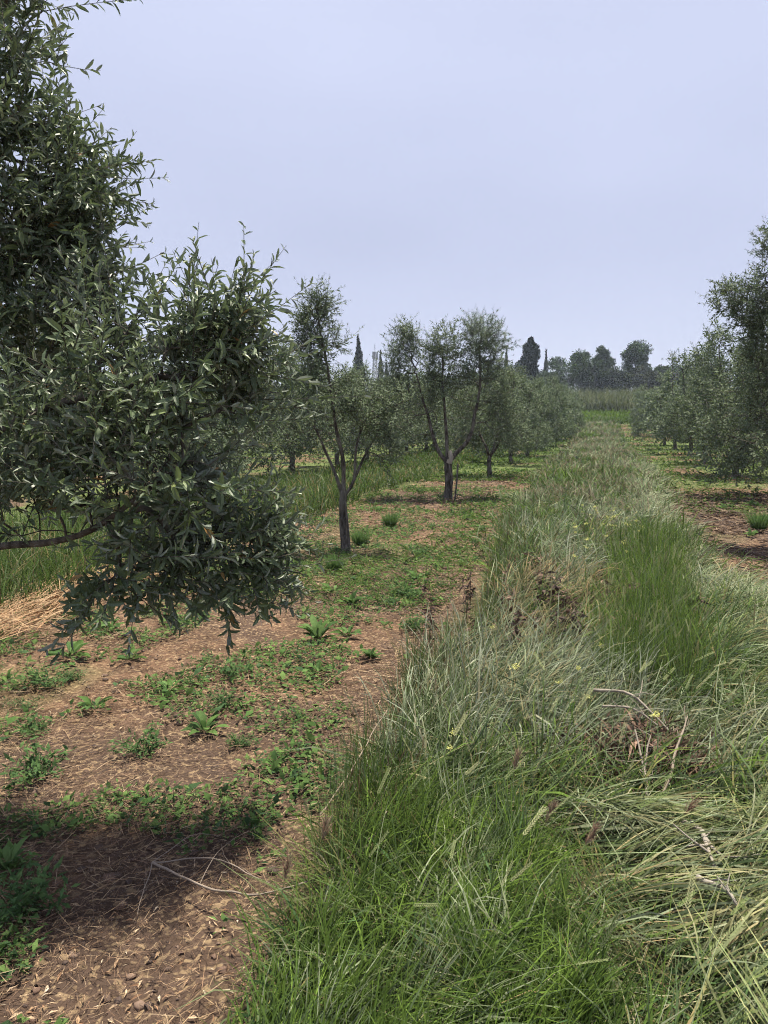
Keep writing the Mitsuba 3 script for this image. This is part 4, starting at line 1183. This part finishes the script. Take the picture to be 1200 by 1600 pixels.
def crown_tree(px, F, top, r, label, seed, cat='tree', name='broadleaf_tree', low=.30, cols=D_GREEN, n=800, size=.38, group=None):
    x, y = along(px, F); h = top - on_ground(x, y)
    R = rng_of(600 + seed)
    b = []
    rv = min(h * .46, max(r * .95, h * .36)) if low > .1 else h * .5
    for k in range(24):
        d = unit(R.normal(size=3)); d = d * R.uniform(.35, .80)
        rr = R.uniform(.24, .38)
        b.append((d[0] * r, d[1] * r, h - rv + d[2] * rv, rr * r, rr * min(r, rv) * R.uniform(.8, 1.1), int(n * .5)))
    back_tree(name, label, cat, x, y, h, b, size, cols, trunk_r=.2, trunk_h=.45, seed=seed + 20, group=group)


crown_tree(.322, 150, 17.2, 3.3, 'tallest round dark tree on the skyline above the end of the strip', 1)
crown_tree(.281, 155, 16.4, 2.4, 'smaller round tree on the skyline just left of the tallest round one', 2)
crown_tree(.243, 145, 14.6, 6.2, 'wide domed dark tree right of the broad cypress', 3, low=.05, n=1000)
crown_tree(.252, 150, 16.0, 1.9, 'pale-topped tree rising behind the wide domed one', 4)
crown_tree(.358, 150, 13.0, 4.2, 'low dark tree right of the tallest round one', 5, low=.0, n=900)
crown_tree(.300, 140, 11.8, 3.6, 'low rounded bush mass in front of the skyline trees', 6, low=.0, name='bush', cat='bush', cols=[(.045, .06, .034), (.055, .07, .04), (.038, .05, .03)])
crown_tree(.335, 138, 11.2, 3.6, 'low grey bush at the right foot of the skyline trees', 7, low=.0, name='bush', cat='bush', cols=[(.055, .065, .042), (.065, .075, .048), (.045, .055, .035)])
crown_tree(.268, 136, 11.0, 3.2, 'low dark bush at the foot of the wide domed tree', 8, low=.0, name='bush', cat='bush', cols=[(.034, .048, .028), (.042, .058, .032), (.028, .042, .024)])
crown_tree(.170, 175, 15.0, 4.0, 'round far tree behind the tiny left cypress', 9, low=.0)
crown_tree(.140, 175, 15.6, 3.6, 'far tree on the skyline behind the right tuft of the open-crowned olive', 10, low=.0)
crown_tree(.210, 168, 12.8, 4.2, 'low far tree right behind the broad cypress', 11, low=.0)
crown_tree(.385, 160, 13.0, 4.6, 'low skyline tree beside the bare dead tree', 12, low=.0)
crown_tree(-.435, 20, 4.7, 1.5, 'bushy tree seen through the gap in the near olive foliage', 13, low=.15, n=700, size=.14, cols=[(.045, .062, .028), (.058, .078, .036), (.036, .050, .026)])
for q, px in enumerate((-.40, -.32, -.25, -.17, -.10, -.045, .02, .07, .11)):
    crown_tree(px, 165 + 6 * (q % 3), 11.2 + 1.6 * ((q * 7) % 3) / 2, 5.0, f'{ORD[q]} tree from the left in the distant belt behind the left rows', 30 + q, low=.0, n=420, size=.6, group='distant tree belt on the left')


# bare dead tree
def dead_tree():
    k = numbered('dead_tree')
    x, y = along(.371, 120); g = on_ground(x, y)
    R = rng_of(701)
    top = np.array([x - .3, y, 11.9])
    paths = [smooth_path([(x, y, g - .2), (x + .1, y, g + 4), tuple(top)], .6)]
    rs = [np.linspace(.14, .03, len(paths[0]))]
    scene[f'{k}__trunk'] = tubes(paths, rs, 6).ply('bark', smooth=True)
    ps, rr = [], []
    for q in range(18):
        t = R.uniform(.4, .98); s = paths[0][int(t * (len(paths[0]) - 1))]
        a = R.uniform(0, 2 * PI); L = R.uniform(.6, 2.2) * (1.3 - t)+.3
        e = s + np.array([math.cos(a) * L, math.sin(a) * L, L * R.uniform(.5, 1.2)])
        p = smooth_path([s, (s + e) / 2 + np.array([0, 0, -.1]), e], .3)
        ps.append(p); rr.append(np.linspace(.045, .015, len(p)))
    scene[f'{k}__branches'] = tubes(ps, rr, 4).ply('bark', smooth=True)
    say(f'{k}__branches', kind='stuff')
    say(k, 'bare leafless dead tree on the skyline at the right', 'dead tree')


dead_tree()


# lattice mast
def mast():
    k = numbered('lattice_mast')
    x, y = along(-.0117, 175); g = on_ground(x, y); h = 18.3 - g
    w0, w1 = 1.5, .5
    def corner(t, q):
        w = (w0 + (w1 - w0) * t) / 2
        return np.array([x + w * (1, -1, -1, 1)[q], y + w * (1, 1, -1, -1)[q], g + t * h * .86])
    legs = []
    for q in range(4):
        scene[f'{k}__leg' + (f'_{q:03d}' if q else '')] = mikit.ply((lambda p: (np.vstack(p.v), np.vstack(p.f)))(tubes([np.array([corner(0, q), corner(.5, q), corner(1, q)])], [np.full(3, .06)], 5)), 'steel')
    ps = []
    for s in range(9):
        t0, t1 = s / 9, (s + 1) / 9
        for q in range(4):
            ps += [np.array([corner(t0, q), corner(t1, (q + 1) % 4)]), np.array([corner(t0, (q + 1) % 4), corner(t1, q)]), np.array([corner(t1, q), corner(t1, (q + 1) % 4)])]
    b = tubes(ps, [np.full(2, .035)] * len(ps), 4)
    scene[f'{k}__bracing'] = mikit.ply((np.vstack(b.v), np.vstack(b.f)), 'steel'); say(f'{k}__bracing', kind='stuff')
    a = tubes([np.array([[x, y, g + h * .8], [x, y, g + h]])], [np.full(2, .07)], 6)
    scene[f'{k}__antenna'] = mikit.ply((np.vstack(a.v), np.vstack(a.f)), 'steel')
    for q in range(3):
        a = q * 2.1
        bx = trimesh.creation.box((.28, .16, 1.6)); bx.apply_translation([x + .6 * math.cos(a), y + .6 * math.sin(a), g + h * .80])
        scene[f'{k}__panel' + (f'_{q:03d}' if q else '')] = mikit.ply(bx, 'steel')
    say(k, 'faint lattice radio mast on the skyline between the dark cypresses', 'mast')


scene['steel'] = {'type': 'principled', 'base_color': {'type': 'rgb', 'value': [.30, .31, .33]}, 'roughness': .55, 'metallic': .3}
mast()


# the field of tall reeds on the slope beyond the grove, with a green bank below it
def reed_field():
    R = rng_of(801)
    p = Pile()
    n = 34000
    y = 92 + 44 * R.random(n) ** 1.1; x = R.uniform(-75, 32, n)
    k = (fb(x, y, .16, 81) + .25 * R.random(n) > .45)
    x, y = x[k], y[k]; n = len(x)
    L = R.uniform(1.5, 3.2, n) * (.8 + .4 * fb(x, y, .25, 82))
    p.add(*blades(R, x, y, L, np.full(n, .16), R.uniform(0, 2 * PI, n), R.uniform(0, .15, n), R.uniform(.2, 1.1, n), 2, pick(R, n, [(.05, .065, .03)]), pick(R, n, [(.10, .125, .06), (.13, .15, .075), (.08, .10, .05), (.16, .17, .10)]))[:3])
    return p


scene['reed_field'] = reed_field().ply('grass'); say('reed_field', 'field of tall grey-green reeds on the slope beyond the grove', 'reeds', kind='stuff')


def bank():
    R = rng_of(811)
    p = Pile()
    n = 12000
    y = R.uniform(72, 94, n); x = R.uniform(-20, 16, n)
    t = fb(x, y, .3, 83)
    p.add(*blades(R, x, y, R.uniform(.3, .9, n), np.full(n, .10), R.uniform(0, 2 * PI, n), R.uniform(0, .4, n), R.uniform(.3, 1.4, n), 2, pick(R, n, [G_DARK]), np.where((t > .5)[:, None], rgb(G_FRESH)[None], rgb(G_MID)[None]))[:3])
    return p


scene['bank_grass'] = bank().ply('grass'); say('bank_grass', 'green grassy bank where the strip ends, below the reeds', 'grass', kind='stuff')


# far hills
def hills():
    xs = np.linspace(-1500, 1300, 140)
    rows = []
    for yy, hh in ((1050, 6), (1120, 22), (1250, 30), (1400, 10)):
        rows.append(np.stack([xs, np.full_like(xs, yy), hh * (.6 + .8 * fb(xs, xs * 0 + yy, .004, 91))], -1))
    V_ = np.vstack(rows); m = len(xs)
    q = [[r * m + c, r * m + c + 1, (r + 1) * m + c + 1, (r + 1) * m + c] for r in range(3) for c in range(m - 1)]
    return mikit.ply((V_, np.array(q)), 'hill_green', smooth=True)


scene['hill_green'] = {'type': 'twosided', 'bsdf': {'type': 'diffuse', 'reflectance': {'type': 'rgb', 'value': [.06, .075, .04]}}}
scene['hills'] = hills(); say('hills', 'faint blue hills on the horizon', kind='structure')

# ------------------------------------------------------------------ haze
scene['air'] = {'type': 'homogeneous', 'albedo': {'type': 'rgb', 'value': [.95, .955, .965]}, 'sigma_t': {'type': 'rgb', 'value': [.0003, .00034, .00044]}}
scene['haze'] = {'type': 'cube', 'to_world': T().translate([0, 600, 20.9]).scale([1700, 1000, 22.1]), 'bsdf': {'type': 'null'}, 'interior': {'type': 'ref', 'id': 'air'}}
say('haze', 'thin summer haze over the grove', 'haze', kind='stuff')
